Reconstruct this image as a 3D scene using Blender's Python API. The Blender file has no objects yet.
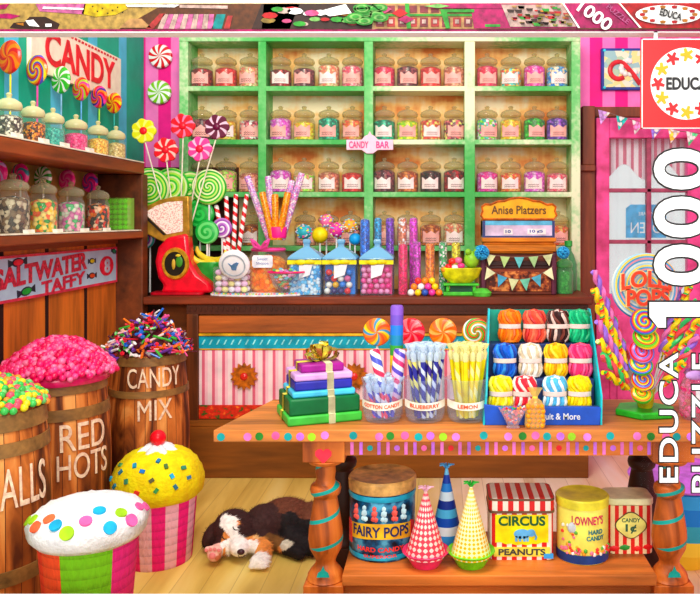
import bpy, bmesh, math, random
from mathutils import Vector, Matrix, Euler, noise
random.seed(11)
PI = math.pi
S = bpy.context.scene
C = S.collection
# ------------------------------------------------------------ camera, world, light
H = 1.425                      # eye height
cam_d = bpy.data.cameras.new('camera'); cam = bpy.data.objects.new('camera', cam_d); C.objects.link(cam)
cam.location = (0, 0, H); cam.rotation_euler = (PI/2, 0, 0)
cam_d.sensor_width = 36; cam_d.lens = 36*800/700
cam_d.shift_x = -(440-350)/700; cam_d.shift_y = -(300-220)/700
cam_d.clip_start = .05
S.camera = cam
S.view_settings.view_transform = 'Standard'; S.view_settings.look = 'None'
S.view_settings.gamma = 1; S.view_settings.use_curve_mapping = False
S.view_settings.exposure = 0.02
w = bpy.data.worlds.new('world'); S.world = w; w.use_nodes = True
w.node_tree.nodes['Background'].inputs[0].default_value = (1, .985, .96, 1)
w.node_tree.nodes['Background'].inputs[1].default_value = 0.84
def area(name, loc, target, size, power, col=(1, 1, 1)):
    l = bpy.data.lights.new(name, 'AREA'); l.size = size; l.energy = power; l.color = col
    o = bpy.data.objects.new(name, l); C.objects.link(o); o.location = loc
    o.rotation_euler = (Vector(target)-Vector(loc)).to_track_quat('-Z', 'Y').to_euler()
area('overhead_fill', (-.5, 1.6, 3.3), (-.2, 4.6, .9), 1.2, 85, (1, .95, .86))  # added overhead fill for the back shelves
area('front_fill', (1.1, -5, 3.3), (-.5, 4, 1.0), 3.0, 290, (1, .96, .91))  # added fill from the front, aimed at shelves and left wall

def X(px, d): return (px-440)*d/800
def Z(py, d): return H-(py-220)*d/800
# ------------------------------------------------------------ materials
def lin(c):
    g = .3*c[0]+.59*c[1]+.11*c[2]; c = [max(0, min(255, g+(v-g)*1.13)) for v in c[:3]]
    return tuple(((v/255)/12.92 if v/255 <= .04045 else ((v/255+.055)/1.055)**2.4) for v in c[:3])+(1,)
MATS = {}
class NT:
    def __init__(s, name):
        s.m = bpy.data.materials.new(name); s.m.use_nodes = True
        s.t = s.m.node_tree; s.n = s.t.nodes; s.l = s.t.links
        s.b = s.n['Principled BSDF']; s.tc = s.n.new('ShaderNodeTexCoord')
    def lk(s, a, b): s.l.new(a, b)
    def math(s, op, a, b=None):
        n = s.n.new('ShaderNodeMath'); n.operation = op
        for i, v in enumerate((a, b)):
            if v is None: continue
            if isinstance(v, (int, float)): n.inputs[i].default_value = v
            else: s.lk(v, n.inputs[i])
        return n.outputs[0]
    def xyz(s):
        n = s.n.new('ShaderNodeSeparateXYZ'); s.lk(s.tc.outputs['Object'], n.inputs[0]); return n.outputs
    def vec(s, sc=(1, 1, 1)):
        n = s.n.new('ShaderNodeMapping'); n.inputs['Scale'].default_value = sc
        s.lk(s.tc.outputs['Object'], n.inputs[0]); return n.outputs[0]
    def noise(s, scale, det=3, sc=(1, 1, 1), dist=0):
        n = s.n.new('ShaderNodeTexNoise'); n.inputs['Scale'].default_value = scale; n.inputs['Detail'].default_value = det
        n.inputs['Distortion'].default_value = dist
        s.lk(s.vec(sc), n.inputs['Vector']); return n.outputs[0]
    def ramp(s, fac, stops, interp='LINEAR'):
        n = s.n.new('ShaderNodeValToRGB'); r = n.color_ramp; r.interpolation = interp
        while len(r.elements) < len(stops): r.elements.new(.5)
        for e, (p, c) in zip(r.elements, stops): e.position = p; e.color = lin(c) if len(c) == 3 and max(c) > 1 or len(c) == 3 else c
        s.lk(fac, n.inputs[0]); return n.outputs[0]
    def mix(s, fac, a, b, mode='MIX'):
        n = s.n.new('ShaderNodeMix'); n.data_type = 'RGBA'; n.blend_type = mode
        for v, k in ((fac, 0), (a, 6), (b, 7)):
            if isinstance(v, (int, float)): n.inputs[k].default_value = v
            elif isinstance(v, tuple): n.inputs[k].default_value = v
            else: s.lk(v, n.inputs[k])
        return n.outputs[2]
    def bump(s, h, strength=.3, dist=.002):
        n = s.n.new('ShaderNodeBump'); n.inputs['Strength'].default_value = strength; n.inputs['Distance'].default_value = dist
        s.lk(h, n.inputs['Height']); s.lk(n.outputs[0], s.b.inputs['Normal'])
    def out(s, col, rough=.5, metal=0):
        if isinstance(col, tuple): s.b.inputs['Base Color'].default_value = col
        else: s.lk(col, s.b.inputs['Base Color'])
        s.b.inputs['Specular IOR Level'].default_value = .28 if rough > .28 else .45; s.b.inputs['Roughness'].default_value = rough; s.b.inputs['Metallic'].default_value = metal
        return s.m
def cached(f):
    def g(*a):
        k = (f.__name__,)+a
        if k not in MATS: MATS[k] = f(*a)
        return MATS[k]
    return g
def sc(c, f): return tuple(max(0, min(255, v*f)) for v in c)
@cached
def plain(c, rough=.45, var=.14, scale=18, metal=0):          # colour with a hand-painted mottling
    t = NT('paint'); f = t.noise(scale, 4)
    return t.out(t.ramp(f, [(.3, sc(c, 1-var)), (.7, sc(c, 1+var))]), rough, metal)
@cached
def wood(c, axis='x', scale=10, dark=.45, light=1.25, plank=0, pax='x', rough=.5):
    t = NT('wood'); k = {'x': (.12, 1, 1), 'y': (1, .12, 1), 'z': (1, 1, .12)}[axis]
    f = t.noise(scale, 8, k, .6); g = t.noise(scale*5, 4, k)
    v = t.math('ADD', t.math('MULTIPLY', f, .72), t.math('MULTIPLY', g, .28))
    col = t.ramp(v, [(.28, sc(c, dark)), (.42, sc(c, .8)), (.55, c), (.7, sc(c, light))])
    if plank:
        o = t.xyz()['xyz'.index(pax)]
        u = t.math('DIVIDE', o, plank); fr = t.math('FRACT', u); fl = t.math('FLOOR', u)
        e = t.math('LESS_THAN', t.math('ABSOLUTE', t.math('SUBTRACT', fr, .5)), .48)
        h = t.math('FRACT', t.math('MULTIPLY', t.math('SINE', t.math('MULTIPLY', fl, 12.99)), 437.5))
        tint = t.ramp(h, [(0, (215, 205, 190)), (1, (255, 255, 255))])
        col = t.mix(.8, col, tint, 'MULTIPLY')
        col = t.mix(e, lin(sc(c, .45)), col)
    t.bump(v, .25, .002)
    return t.out(col, rough)
@cached
def stripes(cols, period, axis='x', rough=.6, off=0.0):
    t = NT('stripes'); o = t.xyz()['xyz'.index(axis)]
    f = t.math('FRACT', t.math('ADD', t.math('DIVIDE', o, period), off+100))
    n = sum(wd for c, wd in cols); p = 0; st = []
    for c, wd in cols: st.append((p/n, c)); p += wd
    col = t.ramp(f, st, 'CONSTANT')
    col = t.mix(.35, col, t.ramp(t.noise(9, 5), [(.3, (170, 170, 175)), (.65, (255, 255, 255))]), 'MULTIPLY')
    return t.out(col, rough)
def polar(t, a='x', b='z'):
    o = t.xyz(); ia, ib = 'xyz'.index(a), 'xyz'.index(b)
    ang = t.math('DIVIDE', t.math('ARCTAN2', o[ib], o[ia]), 2*PI)
    r = t.math('SQRT', t.math('ADD', t.math('MULTIPLY', o[ia], o[ia]), t.math('MULTIPLY', o[ib], o[ib])))
    return ang, r, o
@cached
def swirl(cols, n=6, twist=9.0, rough=.22, pl='xz'):              # lollipop face
    t = NT('swirl_candy'); a, r, o = polar(t, pl[0], pl[1])
    f = t.math('FRACT', t.math('ADD', t.math('ADD', t.math('MULTIPLY', a, n), t.math('MULTIPLY', r, twist)), 50))
    k = len(cols); st = []
    for i, c in enumerate(cols): st += [(i/k+.02, c), ((i+1)/k-.06, c)]
    st.append((1, cols[0]))
    t.bump(t.math('ABSOLUTE', t.math('SUBTRACT', f, .5)), .6, .004)
    return t.out(t.ramp(f, st), rough)
@cached
def helix(cols, pitch, n=1, rough=.25):                       # twisted stick along local z
    t = NT('twisted_candy'); a, r, o = polar(t, 'x', 'y')
    f = t.math('FRACT', t.math('ADD', t.math('ADD', t.math('MULTIPLY', a, n), t.math('DIVIDE', o[2], pitch)), 50))
    k = len(cols); st = []
    for i, c in enumerate(cols): st += [(i/k, c), ((i+1)/k-.04, c)]
    return t.out(t.ramp(f, st), rough)
@cached
def rings(cols, z0, z1, axis='z', rough=.5):
    t = NT('banded'); o = t.xyz()['xyz'.index(axis)]
    f = t.math('DIVIDE', t.math('SUBTRACT', o, z0), z1-z0)
    st = [(i/len(cols), c) for i, c in enumerate(cols)]
    return t.out(t.ramp(f, st, 'CONSTANT'), rough)
@cached
def angular(cols, n=1, rough=.7, fringe=0):                    # vertical bands around local z
    t = NT('wrapped_bands'); a, r, o = polar(t, 'x', 'y')
    f = t.math('FRACT', t.math('ADD', t.math('MULTIPLY', a, n), 50))
    col = t.ramp(f, [(i/len(cols), c) for i, c in enumerate(cols)], 'CONSTANT')
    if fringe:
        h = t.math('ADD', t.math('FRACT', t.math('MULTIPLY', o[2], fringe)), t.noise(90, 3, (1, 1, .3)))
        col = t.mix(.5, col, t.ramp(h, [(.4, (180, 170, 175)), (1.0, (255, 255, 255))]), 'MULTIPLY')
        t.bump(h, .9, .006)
    return t.out(col, rough)
@cached
def fringed(c, rough=.8):
    t = NT('crepe_paper'); o = t.xyz()
    h = t.math('ADD', t.math('FRACT', t.math('MULTIPLY', o[2], 45)), t.noise(80, 4))
    t.bump(h, .8, .006)
    return t.out(t.ramp(t.noise(25, 5), [(.3, sc(c, .94)), (.65, sc(c, 1.08))]), rough)
@cached
def candies(pal, scale=70, rough=.25):                        # packed sweets
    t = NT('packed_candy'); n = t.n.new('ShaderNodeTexVoronoi'); n.inputs['Scale'].default_value = scale
    t.lk(t.tc.outputs['Object'], n.inputs['Vector'])
    s = t.n.new('ShaderNodeSeparateColor'); t.lk(n.outputs['Color'], s.inputs[0])
    col = t.ramp(s.outputs[0], [(i/len(pal), c) for i, c in enumerate(pal)], 'CONSTANT')
    t.bump(n.outputs['Distance'], -1.0, .9/scale)
    dd = t.ramp(t.math('MULTIPLY', n.outputs['Distance'], 1), [(.35, (255, 255, 255)), (.8, (165, 150, 155))])
    return t.out(t.mix(.7, col, dd, 'MULTIPLY'), rough)
@cached
def diamonds(c1, c2, n, k, rough=.5):
    t = NT('diamond_print'); a, r, o = polar(t, 'x', 'y')
    u = t.math('MULTIPLY', a, 2*PI*n); v = t.math('MULTIPLY', o[2], k)
    p = t.math('MULTIPLY', t.math('SINE', t.math('ADD', u, v)), t.math('SINE', t.math('SUBTRACT', u, v)))
    return t.out(t.ramp(t.math('ADD', p, .5), [(0, c1), (.62, c2)], 'CONSTANT'), rough)
@cached
def glass(tint=(235, 240, 238), opac=.1, rough=.05):
    m = bpy.data.materials.new('glass'); m.use_nodes = True; t = m.node_tree; t.nodes.clear()
    o = t.nodes.new('ShaderNodeOutputMaterial'); tr = t.nodes.new('ShaderNodeBsdfTransparent'); gl = t.nodes.new('ShaderNodeBsdfPrincipled')
    gl.inputs['Base Color'].default_value = lin(tint); gl.inputs['Roughness'].default_value = rough
    tr.inputs[0].default_value = lin(sc(tint, 1.0))
    fr = t.nodes.new('ShaderNodeLayerWeight'); fr.inputs[0].default_value = .35
    mx = t.nodes.new('ShaderNodeMath'); mx.operation = 'MULTIPLY_ADD'; mx.inputs[1].default_value = .55; mx.inputs[2].default_value = opac; mx.use_clamp = True
    t.links.new(fr.outputs['Facing'], mx.inputs[0])
    if opac < .2: mx.inputs[1].default_value = (.28 if opac > .06 else .14) if opac > 0 else .02
    ms = t.nodes.new('ShaderNodeMixShader'); t.links.new(mx.outputs[0], ms.inputs[0]); t.links.new(tr.outputs[0], ms.inputs[1]); t.links.new(gl.outputs[0], ms.inputs[2])
    t.links.new(ms.outputs[0], o.inputs[0]); return m
# ------------------------------------------------------------ mesh builder
_ico = {}
def ico_data(sub):
    if sub not in _ico:
        b = bmesh.new(); bmesh.ops.create_icosphere(b, subdivisions=sub, radius=1)
        b.verts.ensure_lookup_table()
        _ico[sub] = ([v.co.copy() for v in b.verts], [[v.index for v in f.verts] for f in b.faces]); b.free()
    return _ico[sub]
_txt = {}
def text_data(s, off=0.0, sp=1.0):
    if (s, off, sp) not in _txt:
        c = bpy.data.curves.new('t', 'FONT'); c.body = s; c.offset = off; c.resolution_u = 5; c.space_character = sp; c.fill_mode = 'FRONT'
        o = bpy.data.objects.new('t', c); C.objects.link(o)
        dg = bpy.context.evaluated_depsgraph_get(); me = bpy.data.meshes.new_from_object(o.evaluated_get(dg))
        v = [p.co.copy() for p in me.vertices]; f = [list(p.vertices) for p in me.polygons]
        bpy.data.objects.remove(o); bpy.data.curves.remove(c); bpy.data.meshes.remove(me)
        x0 = min(p.x for p in v); x1 = max(p.x for p in v); y0 = min(p.y for p in v); y1 = max(p.y for p in v)
        _txt[(s, off, sp)] = (v, f, x0, x1, y0, y1)
    return _txt[(s, off, sp)]
class MB:
    def __init__(s): s.v = []; s.f = []; s.mi = []; s.m = 0
    def add(s, vs, fs, T=None):
        n = len(s.v)
        s.v += [tuple(T @ Vector(p)) for p in vs] if T else [tuple(p) for p in vs]
        s.f += [[i+n for i in f] for f in fs]; s.mi += [s.m]*len(fs); return s
    def box(s, x0, x1, y0, y1, z0, z1, T=None):
        return s.add([(x, y, z) for x in (x0, x1) for y in (y0, y1) for z in (z0, z1)],
                     [(0, 1, 3, 2), (4, 6, 7, 5), (0, 4, 5, 1), (2, 3, 7, 6), (0, 2, 6, 4), (1, 5, 7, 3)], T)
    def lathe(s, prof, seg=24, T=None, a0=0):
        vs = []; fs = []; rows = []
        for r, z in prof:
            if r < 1e-6: rows.append([len(vs)]); vs.append((0, 0, z))
            else:
                rows.append(list(range(len(vs), len(vs)+seg)))
                vs += [(r*math.cos(a0+2*PI*k/seg), r*math.sin(a0+2*PI*k/seg), z) for k in range(seg)]
        for a, b in zip(rows, rows[1:]):
            for k in range(seg):
                k2 = (k+1) % seg
                if len(a) == 1 and len(b) == 1: continue
                if len(a) == 1: fs.append((a[0], b[k2], b[k]))
                elif len(b) == 1: fs.append((a[k], a[k2], b[0]))
                else: fs.append((a[k], a[k2], b[k2], b[k]))
        return s.add(vs, fs, T)
    def tube(s, pts, r, seg=8, T=None):
        pts = [Vector(p) for p in pts]; n = len(pts); rr = r if isinstance(r, list) else [r]*n
        vs = []; fs = []; up = None
        for i, p in enumerate(pts):
            d = (pts[min(i+1, n-1)]-pts[max(i-1, 0)]).normalized()
            if up is None: up = Vector((0, 0, 1)) if abs(d.z) < .9 else Vector((1, 0, 0))
            a = d.cross(up).normalized(); b = d.cross(a).normalized(); up = -b if b.dot(up) < 0 else b
            b = d.cross(a)
            vs += [p+(a*math.cos(2*PI*k/seg)+b*math.sin(2*PI*k/seg))*rr[i] for k in range(seg)]
        for i in range(n-1):
            for k in range(seg):
                k2 = (k+1) % seg; fs.append((i*seg+k, i*seg+k2, (i+1)*seg+k2, (i+1)*seg+k))
        fs.append(tuple(range(seg))); fs.append(tuple(range((n-1)*seg, n*seg)))
        return s.add(vs, fs, T)
    def ball(s, c, r, sub=2, sc_=(1, 1, 1), T=None):
        v, f = ico_data(sub)
        return s.add([(c[0]+p.x*r*sc_[0], c[1]+p.y*r*sc_[1], c[2]+p.z*r*sc_[2]) for p in v], f, T)
    def prism(s, poly, y0, y1, T=None):                         # outline in x-z, thickness along y
        n = len(poly)
        vs = [(x, y0, z) for x, z in poly]+[(x, y1, z) for x, z in poly]
        fs = [tuple(range(n)), tuple(range(2*n-1, n-1, -1))]+[(i, (i+1) % n, (i+1) % n+n, i+n) for i in range(n)]
        return s.add(vs, fs, T)
    def prismz(s, poly, z0, z1, T=None):
        n = len(poly)
        vs = [(x, y, z0) for x, y in poly]+[(x, y, z1) for x, y in poly]
        fs = [tuple(range(n)), tuple(range(2*n-1, n-1, -1))]+[(i, (i+1) % n, (i+1) % n+n, i+n) for i in range(n)]
        return s.add(vs, fs, T)
    def disc(s, cx, cz, r, y0, y1, seg=20, T=None, rz=None):
        rz = rz or r
        return s.prism([(cx+r*math.cos(2*PI*k/seg), cz+rz*math.sin(2*PI*k/seg)) for k in range(seg)], y0, y1, T)
    def text(s, st, cx, cz, wd, ht, y=0, th=.002, ang=0, warp=None, off=0.0, mirror=False, maxe=None, fit=None, sp=1.0):
        v, f, x0, x1, y0, y1 = text_data(st, off, sp)
        if fit is not None: x0, x1, y0, y1 = text_data(st, fit, sp)[2:]
        ca, sa = math.cos(ang), math.sin(ang)
        b = bmesh.new(); bv = []
        for p in v:
            u = ((p.x-x0)/(x1-x0)-.5)*wd*(-1 if mirror else 1); q = ((p.y-y0)/(y1-y0)-.5)*ht
            bv.append(b.verts.new((cx+u*ca-q*sa, y, cz+u*sa+q*ca)))
        for q in f:
            try: b.faces.new([bv[i] for i in q])
            except ValueError: pass
        if maxe:
            for _ in range(4):
                e = [e for e in b.edges if e.calc_length() > maxe]
                if not e: break
                bmesh.ops.subdivide_edges(b, edges=e, cuts=1); bmesh.ops.triangulate(b, faces=b.faces[:])
        if th:
            g = bmesh.ops.extrude_face_region(b, geom=b.faces[:])
            for e in g['geom']:
                if isinstance(e, bmesh.types.BMVert): e.co.y -= th
        b.verts.index_update()
        vs = [(warp(*e.co) if warp else tuple(e.co)) for e in b.verts]
        fs = [[q.index for q in p.verts] for p in b.faces]; b.free()
        return s.add(vs, fs)
    def build(s, name, mat, parent=None, loc=None, rot=None, bevel=0, sharp=38, recalc=True):
        me = bpy.data.meshes.new(name); me.from_pydata(s.v, [], s.f)
        for m in (mat if isinstance(mat, (list, tuple)) else [mat]): me.materials.append(m)
        me.polygons.foreach_set('material_index', s.mi)
        if recalc:
            b = bmesh.new(); b.from_mesh(me); bmesh.ops.recalc_face_normals(b, faces=b.faces); b.to_mesh(me); b.free()
        me.polygons.foreach_set('use_smooth', [True]*len(me.polygons))
        me.set_sharp_from_angle(angle=math.radians(sharp))
        o = bpy.data.objects.new(name, me); C.objects.link(o)
        if parent: o.parent = parent
        if loc is not None: o.location = loc
        if rot is not None: o.rotation_euler = rot
        if bevel:
            q = o.modifiers.new('bevel', 'BEVEL'); q.width = bevel; q.segments = 2; q.limit_method = 'ANGLE'; q.angle_limit = .6
        return o
def tag(o, label, cat, group=None, kind=None):
    o['label'] = label; o['category'] = cat
    if group: o['group'] = group
    if kind: o['kind'] = kind
    return o
def thing(name, label, cat, loc=(0, 0, 0), rot=None, group=None):
    o = bpy.data.objects.new(name, None); C.objects.link(o); o.empty_display_size = .05; o.location = loc
    if rot is not None: o.rotation_euler = rot
    return tag(o, label, cat, group)
def struct(o): o['kind'] = 'structure'; return o
def copy_tree(o, parent=None):
    c = o.copy(); C.objects.link(c)
    if parent: c.parent = parent
    for ch in o.children: copy_tree(ch, c)
    return c
def rrect(w_, d_, r, seg=4):
    p = []
    for cx, cy, a in ((w_/2-r, d_/2-r, 0), (-w_/2+r, d_/2-r, PI/2), (-w_/2+r, -d_/2+r, PI), (w_/2-r, -d_/2+r, 1.5*PI)):
        p += [(cx+r*math.cos(a+PI/2*k/seg), cy+r*math.sin(a+PI/2*k/seg)) for k in range(seg+1)]
    return p
def cyl(R):       # wraps flat lettering (x, y, z) around a vertical cylinder, facing -y
    def f(x, y, z):
        r = (R(z) if callable(R) else R)-y; rr = R(z) if callable(R) else R
        return (r*math.sin(x/rr), -r*math.cos(x/rr), z)
    return f
# colours
RED = (214, 24, 36); PINK = (236, 60, 150); MAG = (222, 20, 128); ORANGE = (246, 130, 26); YEL = (252, 214, 26); GREEN = (70, 180, 50)
DGREEN = (8, 100, 50); TEAL = (0, 158, 148); BLUE = (30, 110, 210); NAVY = (40, 40, 140); PURP = (120, 50, 160); LILAC = (214, 170, 232)
WHITE = (250, 248, 244); CREAM = (250, 236, 200); GOLD = (236, 170, 40); BROWN = (120, 60, 30); LBLUE = (110, 200, 240); BLACK = (24, 18, 20)
metal_gold = plain((236, 180, 60), .3, .2, 30, .7)
# ------------------------------------------------------------ room shell
WL, WR, YB = -1.925, 1.76, 5.2
m = MB().box(WL-.1, WR+.1, 1.9, YB+1.2, -.05, 0)
fm_ = wood((246, 204, 104), 'y', 5, .84, 1.1, .115, 'x', .45); t = NT('floor_wood')
o_ = t.xyz(); f = t.noise(5, 8, (1, .12, 1), .6); u = t.math('DIVIDE', o_[0], .115); fr = t.math('FRACT', u); fl = t.math('FLOOR', u)
hh_ = t.math('FRACT', t.math('MULTIPLY', t.math('SINE', t.math('MULTIPLY', fl, 12.99)), 437.5))
c1 = t.ramp(f, [(.3, (200, 164, 76)), (.5, (238, 208, 118)), (.7, (250, 228, 150))]); c2 = t.ramp(f, [(.3, (226, 190, 150)), (.5, (250, 226, 198)), (.7, (255, 242, 226))])
k_ = t.ramp(t.math('ADD', o_[0], t.math('MULTIPLY', t.noise(3, 4), .3)), [(.0, (0, 0, 0)), (.3, (255, 255, 255))])
col = t.mix(k_, c1, c2); col = t.mix(.35, col, t.ramp(hh_, [(0, (205, 195, 175)), (1, (255, 255, 255))]), 'MULTIPLY')
e = t.math('LESS_THAN', t.math('ABSOLUTE', t.math('SUBTRACT', fr, .5)), .485); col = t.mix(e, t.mix(.35, col, lin((120, 70, 30))), col)
struct(m.build('floor', t.out(col, .45)))
m = MB().box(WL-.1, WL, 2.0, YB+.1, 0, 2.9)
struct(m.build('wall_left', stripes((((0, 172, 140), 3.2), ((90, 200, 226), 1.3)), .42, 'y', .6, .3)))
dx0, dx1, dzt = 1.0, 1.72, 2.08          # door opening
pinkw = stripes((((236, 24, 138), 1), ((246, 130, 196), 1)), .165, 'x', .6, .1)
m = MB().box(WL-.1, dx0, YB, YB+.1, 0, 2.9).box(dx1, WR+.1, YB, YB+.1, 0, 2.9).box(dx0, dx1, YB, YB+.1, dzt, 2.9)
struct(m.build('wall_back', pinkw))
m = MB().box(WR, WR+.1, 2.0, YB+.1, 0, 2.9)
struct(m.build('wall_right', pinkw))
# dark wainscot in the left corner, brown door casing
m = MB().box(WL, -1.30, YB-.03, YB, 0, 1.765).box(WL, -1.30, YB-.05, YB, 1.72, 1.765)
struct(m.build('trim_1', wood((66, 28, 18), 'z', 8)))
m = MB().box(.845, .90, 5.08, YB, 0, 1.76).box(.90, .99, 5.10, YB, 0, 1.76).box(.87, .985, 5.06, YB, 1.735, 1.775).box(.905, .985, 5.08, YB, 1.775, 2.15).box(.985, WR, 5.12, YB, 2.085, 2.15)
struct(m.build('trim_2', wood((120, 62, 36), 'z', 9), bevel=.005))
# door: pink frame, glazed
D = struct(bpy.data.objects.new('door_1', None)); C.objects.link(D); D.location = (0, 5.12, 0)
pinkd = plain((232, 76, 132), .5, .25, 9)
m = MB().box(1.0, 1.085, 0, .06, 0, 2.08).box(1.585, 1.70, 0, .06, 0, 2.08).box(1.085, 1.585, 0, .06, 1.95, 2.08).box(1.085, 1.585, 0, .06, 0, .95)
m.box(1.13, 1.54, -.012, 0, .18, .82)
m.build('door_frame', pinkd, D, bevel=.006)
m = MB().box(1.325, 1.355, .005, .055, .95, 1.95)
for zz in (1.615, 1.285): m.box(1.085, 1.585, .005, .055, zz-.013, zz+.013)
m.build('muntins', plain((150, 70, 92), .5), D, bevel=.004)
m = MB().box(1.085, 1.585, .025, .03, .95, 1.95); m.build('pane', glass((248, 252, 252), .03), D)
cu = thing('curtain', 'white door curtain with a pink striped scalloped valance behind the glass', 'curtain', (0, 5.24, 0))
def wavy(x0, x1, zt, zb, y, n=60, amp=.008, wav=70):
    vs = []; fs = []
    for i in range(n+1):
        x = x0+(x1-x0)*i/n; b = zb(x) if callable(zb) else zb
        vs += [(x, y+amp*math.sin(x*wav), zt), (x, y+amp*math.sin(x*wav), b)]
    for i in range(n): fs.append((2*i, 2*i+1, 2*i+3, 2*i+2))
    return vs, fs
m = MB(); m.add(*wavy(1.02, 1.66, 1.99, .9, .03)); m.build('curtain_cloth', glass((254, 254, 255), .18, .9), cu, recalc=False)
m = MB(); m.add(*wavy(1.02, 1.66, 1.99, lambda x: 1.74+.05*math.cos((x-1.205)*2*PI/.27), 0)); m.build('valance', stripes((((214, 120, 140), 1), ((250, 236, 238), 1.4)), .05, 'x', .9), cu, recalc=False)
sg = thing('open_sign', 'blue shop sign with white mirrored letters hanging on the pink door glass', 'sign', (1.33, 5.165, 1.42))
MB().prism([(-.13, -.11), (.13, -.11), (.13, .08), (.1, .105), (-.1, .105), (-.13, .08)], -.004, .004).build('board', plain((70, 164, 206), .4), sg)
m = MB().text('OPEN', 0, -.045, .2, .07, -.005, .002, mirror=True).text('WE ARE', 0, .045, .1, .022, -.005, .002, mirror=True)
m.build('lettering', plain((236, 246, 250), .4), sg)
# ------------------------------------------------------------ puzzle box edge as header, white ground below as sill, unseen posts
FD = 2.25
def fx(p): return X(p, FD)
def fz(y): return Z(y, FD)
m = MB().box(fx(-40), fx(760), FD, FD+.06, fz(32.5), fz(-25)); struct(m.build('trim_3', plain((250, 246, 244), .35, .02)))
m = MB().box(-1.45, fx(-40), FD, FD+.08, 0, fz(-25)).box(.83, .95, FD, FD+.08, 0, fz(-25)); struct(m.build('trim_4', plain((250, 246, 244), .35, .02)))
m = MB().box(-1.45, .95, FD-.06, FD, 0, Z(593.4, FD)); struct(m.build('trim_5', plain((255, 255, 255), .3, .01), bevel=.003))
hb = thing('box_edge_strip', 'printed top edge of the puzzle box with a stretched candy shop picture above the room', 'banner', (0, FD, 0))
def strip(poly, col, lay):
    return (poly, col, lay)
HC = [(214, 176, 96), (200, 18, 110), (232, 120, 180), (244, 210, 30), (60, 34, 26), (104, 58, 28), (236, 200, 190), (0, 150, 150), (60, 180, 60),
      (196, 60, 60), (222, 170, 110), (214, 20, 30), (250, 248, 244), (30, 24, 24), (150, 220, 120), (236, 150, 40), (40, 30, 50), (240, 90, 150), (170, 140, 60), (150, 60, 70)]
m = MB()
def q(ci, pts, lay=1):
    m.m = ci; m.prism([(fx(a), fz(b)) for a, b in pts], -.0012*lay, -.0012*(lay-1) if lay == 1 else -.0012*lay+.001)
q(0, [(-40, 29), (-40, 4), (240, 4), (120, 29)])
q(1, [(-40, 31.4), (-40, 29.3), (760, 29.3), (760, 31.4)])
q(5, [(120, 29), (165, 4), (345, 4), (300, 29)], 2)
q(1, [(0, 5), (10, 3.8), (6, 9), (-5, 10), (-5, 7)], 2); q(1, [(-5, 15), (8, 13.5), (21, 16), (12, 19), (-5, 18)], 2)
q(2, [(36, 4), (86, 4), (84, 14.5), (40, 11.5)], 2); q(12, [(44, 7), (84, 8.5), (84, 10), (43, 9)], 3); q(3, [(85, 4), (125, 4), (128, 9), (116, 15), (96, 17), (82, 14)], 2)
for k in range(7): q(13, [(92+5*k, 6+(k*5) % 8), (94+5*k, 6+(k*5) % 8), (93+5*k, 7.4+(k*5) % 8)], 3)
q(4, [(10, 28), (14, 23), (25, 22), (30, 17), (46, 17), (60, 24), (58, 29), (20, 29)], 2); q(12, [(26, 21), (34, 20), (40, 27), (30, 26)], 3); q(15, [(16, 24), (24, 23), (24, 26)], 3); q(12, [(46, 24), (52, 24), (52, 27), (46, 27)], 3)
q(12, [(126, 5), (180, 5), (175, 7.5), (128, 7)], 3); q(6, [(180, 5), (228, 6), (228, 9), (180, 8)], 3)
q(10, [(120, 28), (130, 19), (142, 19), (152, 28)], 3); q(9, [(146, 29), (160, 14), (166, 14), (154, 29)], 3)
for k in range(10): q(2 if k % 2 else 6, [(158+k*5.5, 29), (164+k*5, 14.5), (169.4+k*5, 14.5), (163.6+k*5.5, 29)], 3)
q(7, [(212, 29), (217, 14.5), (226, 14.5), (222, 29)], 3); q(9, [(224, 29), (228, 16), (233, 16), (230, 29)], 3)
q(4, [(252, 29), (262, 4), (300, 4), (290, 29)], 3)
random.seed(5)
q(4, [(262, 29), (264, 4), (375, 4), (372, 29)], 3)
for k in range(26):
    cx = 268+k*4.1+random.uniform(-2, 2); cy = random.uniform(8, 25); rr = random.uniform(3, 5.5); ci = random.choice([11, 17, 12, 8, 14, 9, 6, 15, 18, 17])
    q(ci, [(cx+rr*1.5*math.cos(a*PI/4), cy+rr*.6*math.sin(a*PI/4)) for a in range(8)], 4+k % 3)
q(12, [(320, 12), (346, 5), (352, 14), (330, 17)], 8)
for k in range(10):
    cx = 348+random.uniform(0, 34); cy = random.uniform(8, 25)
    for j, (ci, s_) in enumerate(((8, 1), (14, .7), (8, .4))): q(ci, [(cx+9*s_*math.cos(a*PI/5), cy+4.2*s_*math.sin(a*PI/5)) for a in range(10)], 8+j+k % 2*3)
q(10, [(375, 29), (372, 4), (470, 4), (474, 29)], 3)
for k in range(9):
    x_ = 376+k*11; q(9 if k % 2 else 19, [(x_, 27), (x_, 18), (x_+8, 18), (x_+8, 27)], 4); q(6, [(x_+2, 24), (x_+2, 20), (x_+6, 20), (x_+6, 24)], 5)
    q(19, [(x_, 13), (x_, 6), (x_+8, 6), (x_+8, 13)], 4)
q(8, [(374, 16.5), (374, 14.5), (480, 14.5), (480, 16.5)], 5); q(8, [(407, 29), (405, 4), (409, 4), (411, 29)], 6)
q(17, [(378, 10), (385, 6), (392, 10), (385, 14)], 7); q(11, [(392, 14), (400, 9), (408, 14), (400, 18)], 7); q(1, [(398, 20), (406, 16), (414, 20), (406, 24)], 7)
q(1, [(474, 29), (470, 4), (560, 4), (578, 29)], 6); q(8, [(446, 29), (440, 10), (474, 10), (474, 13), (447, 13), (450, 29)], 7); q(8, [(485, 27.5), (485, 25), (500, 25), (500, 27.5)], 7)
q(1, [(430, 9), (430, 4), (500, 4), (505, 9)], 7); q(14, [(424, 7), (438, 4.6), (450, 7), (438, 9)], 8)
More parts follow.
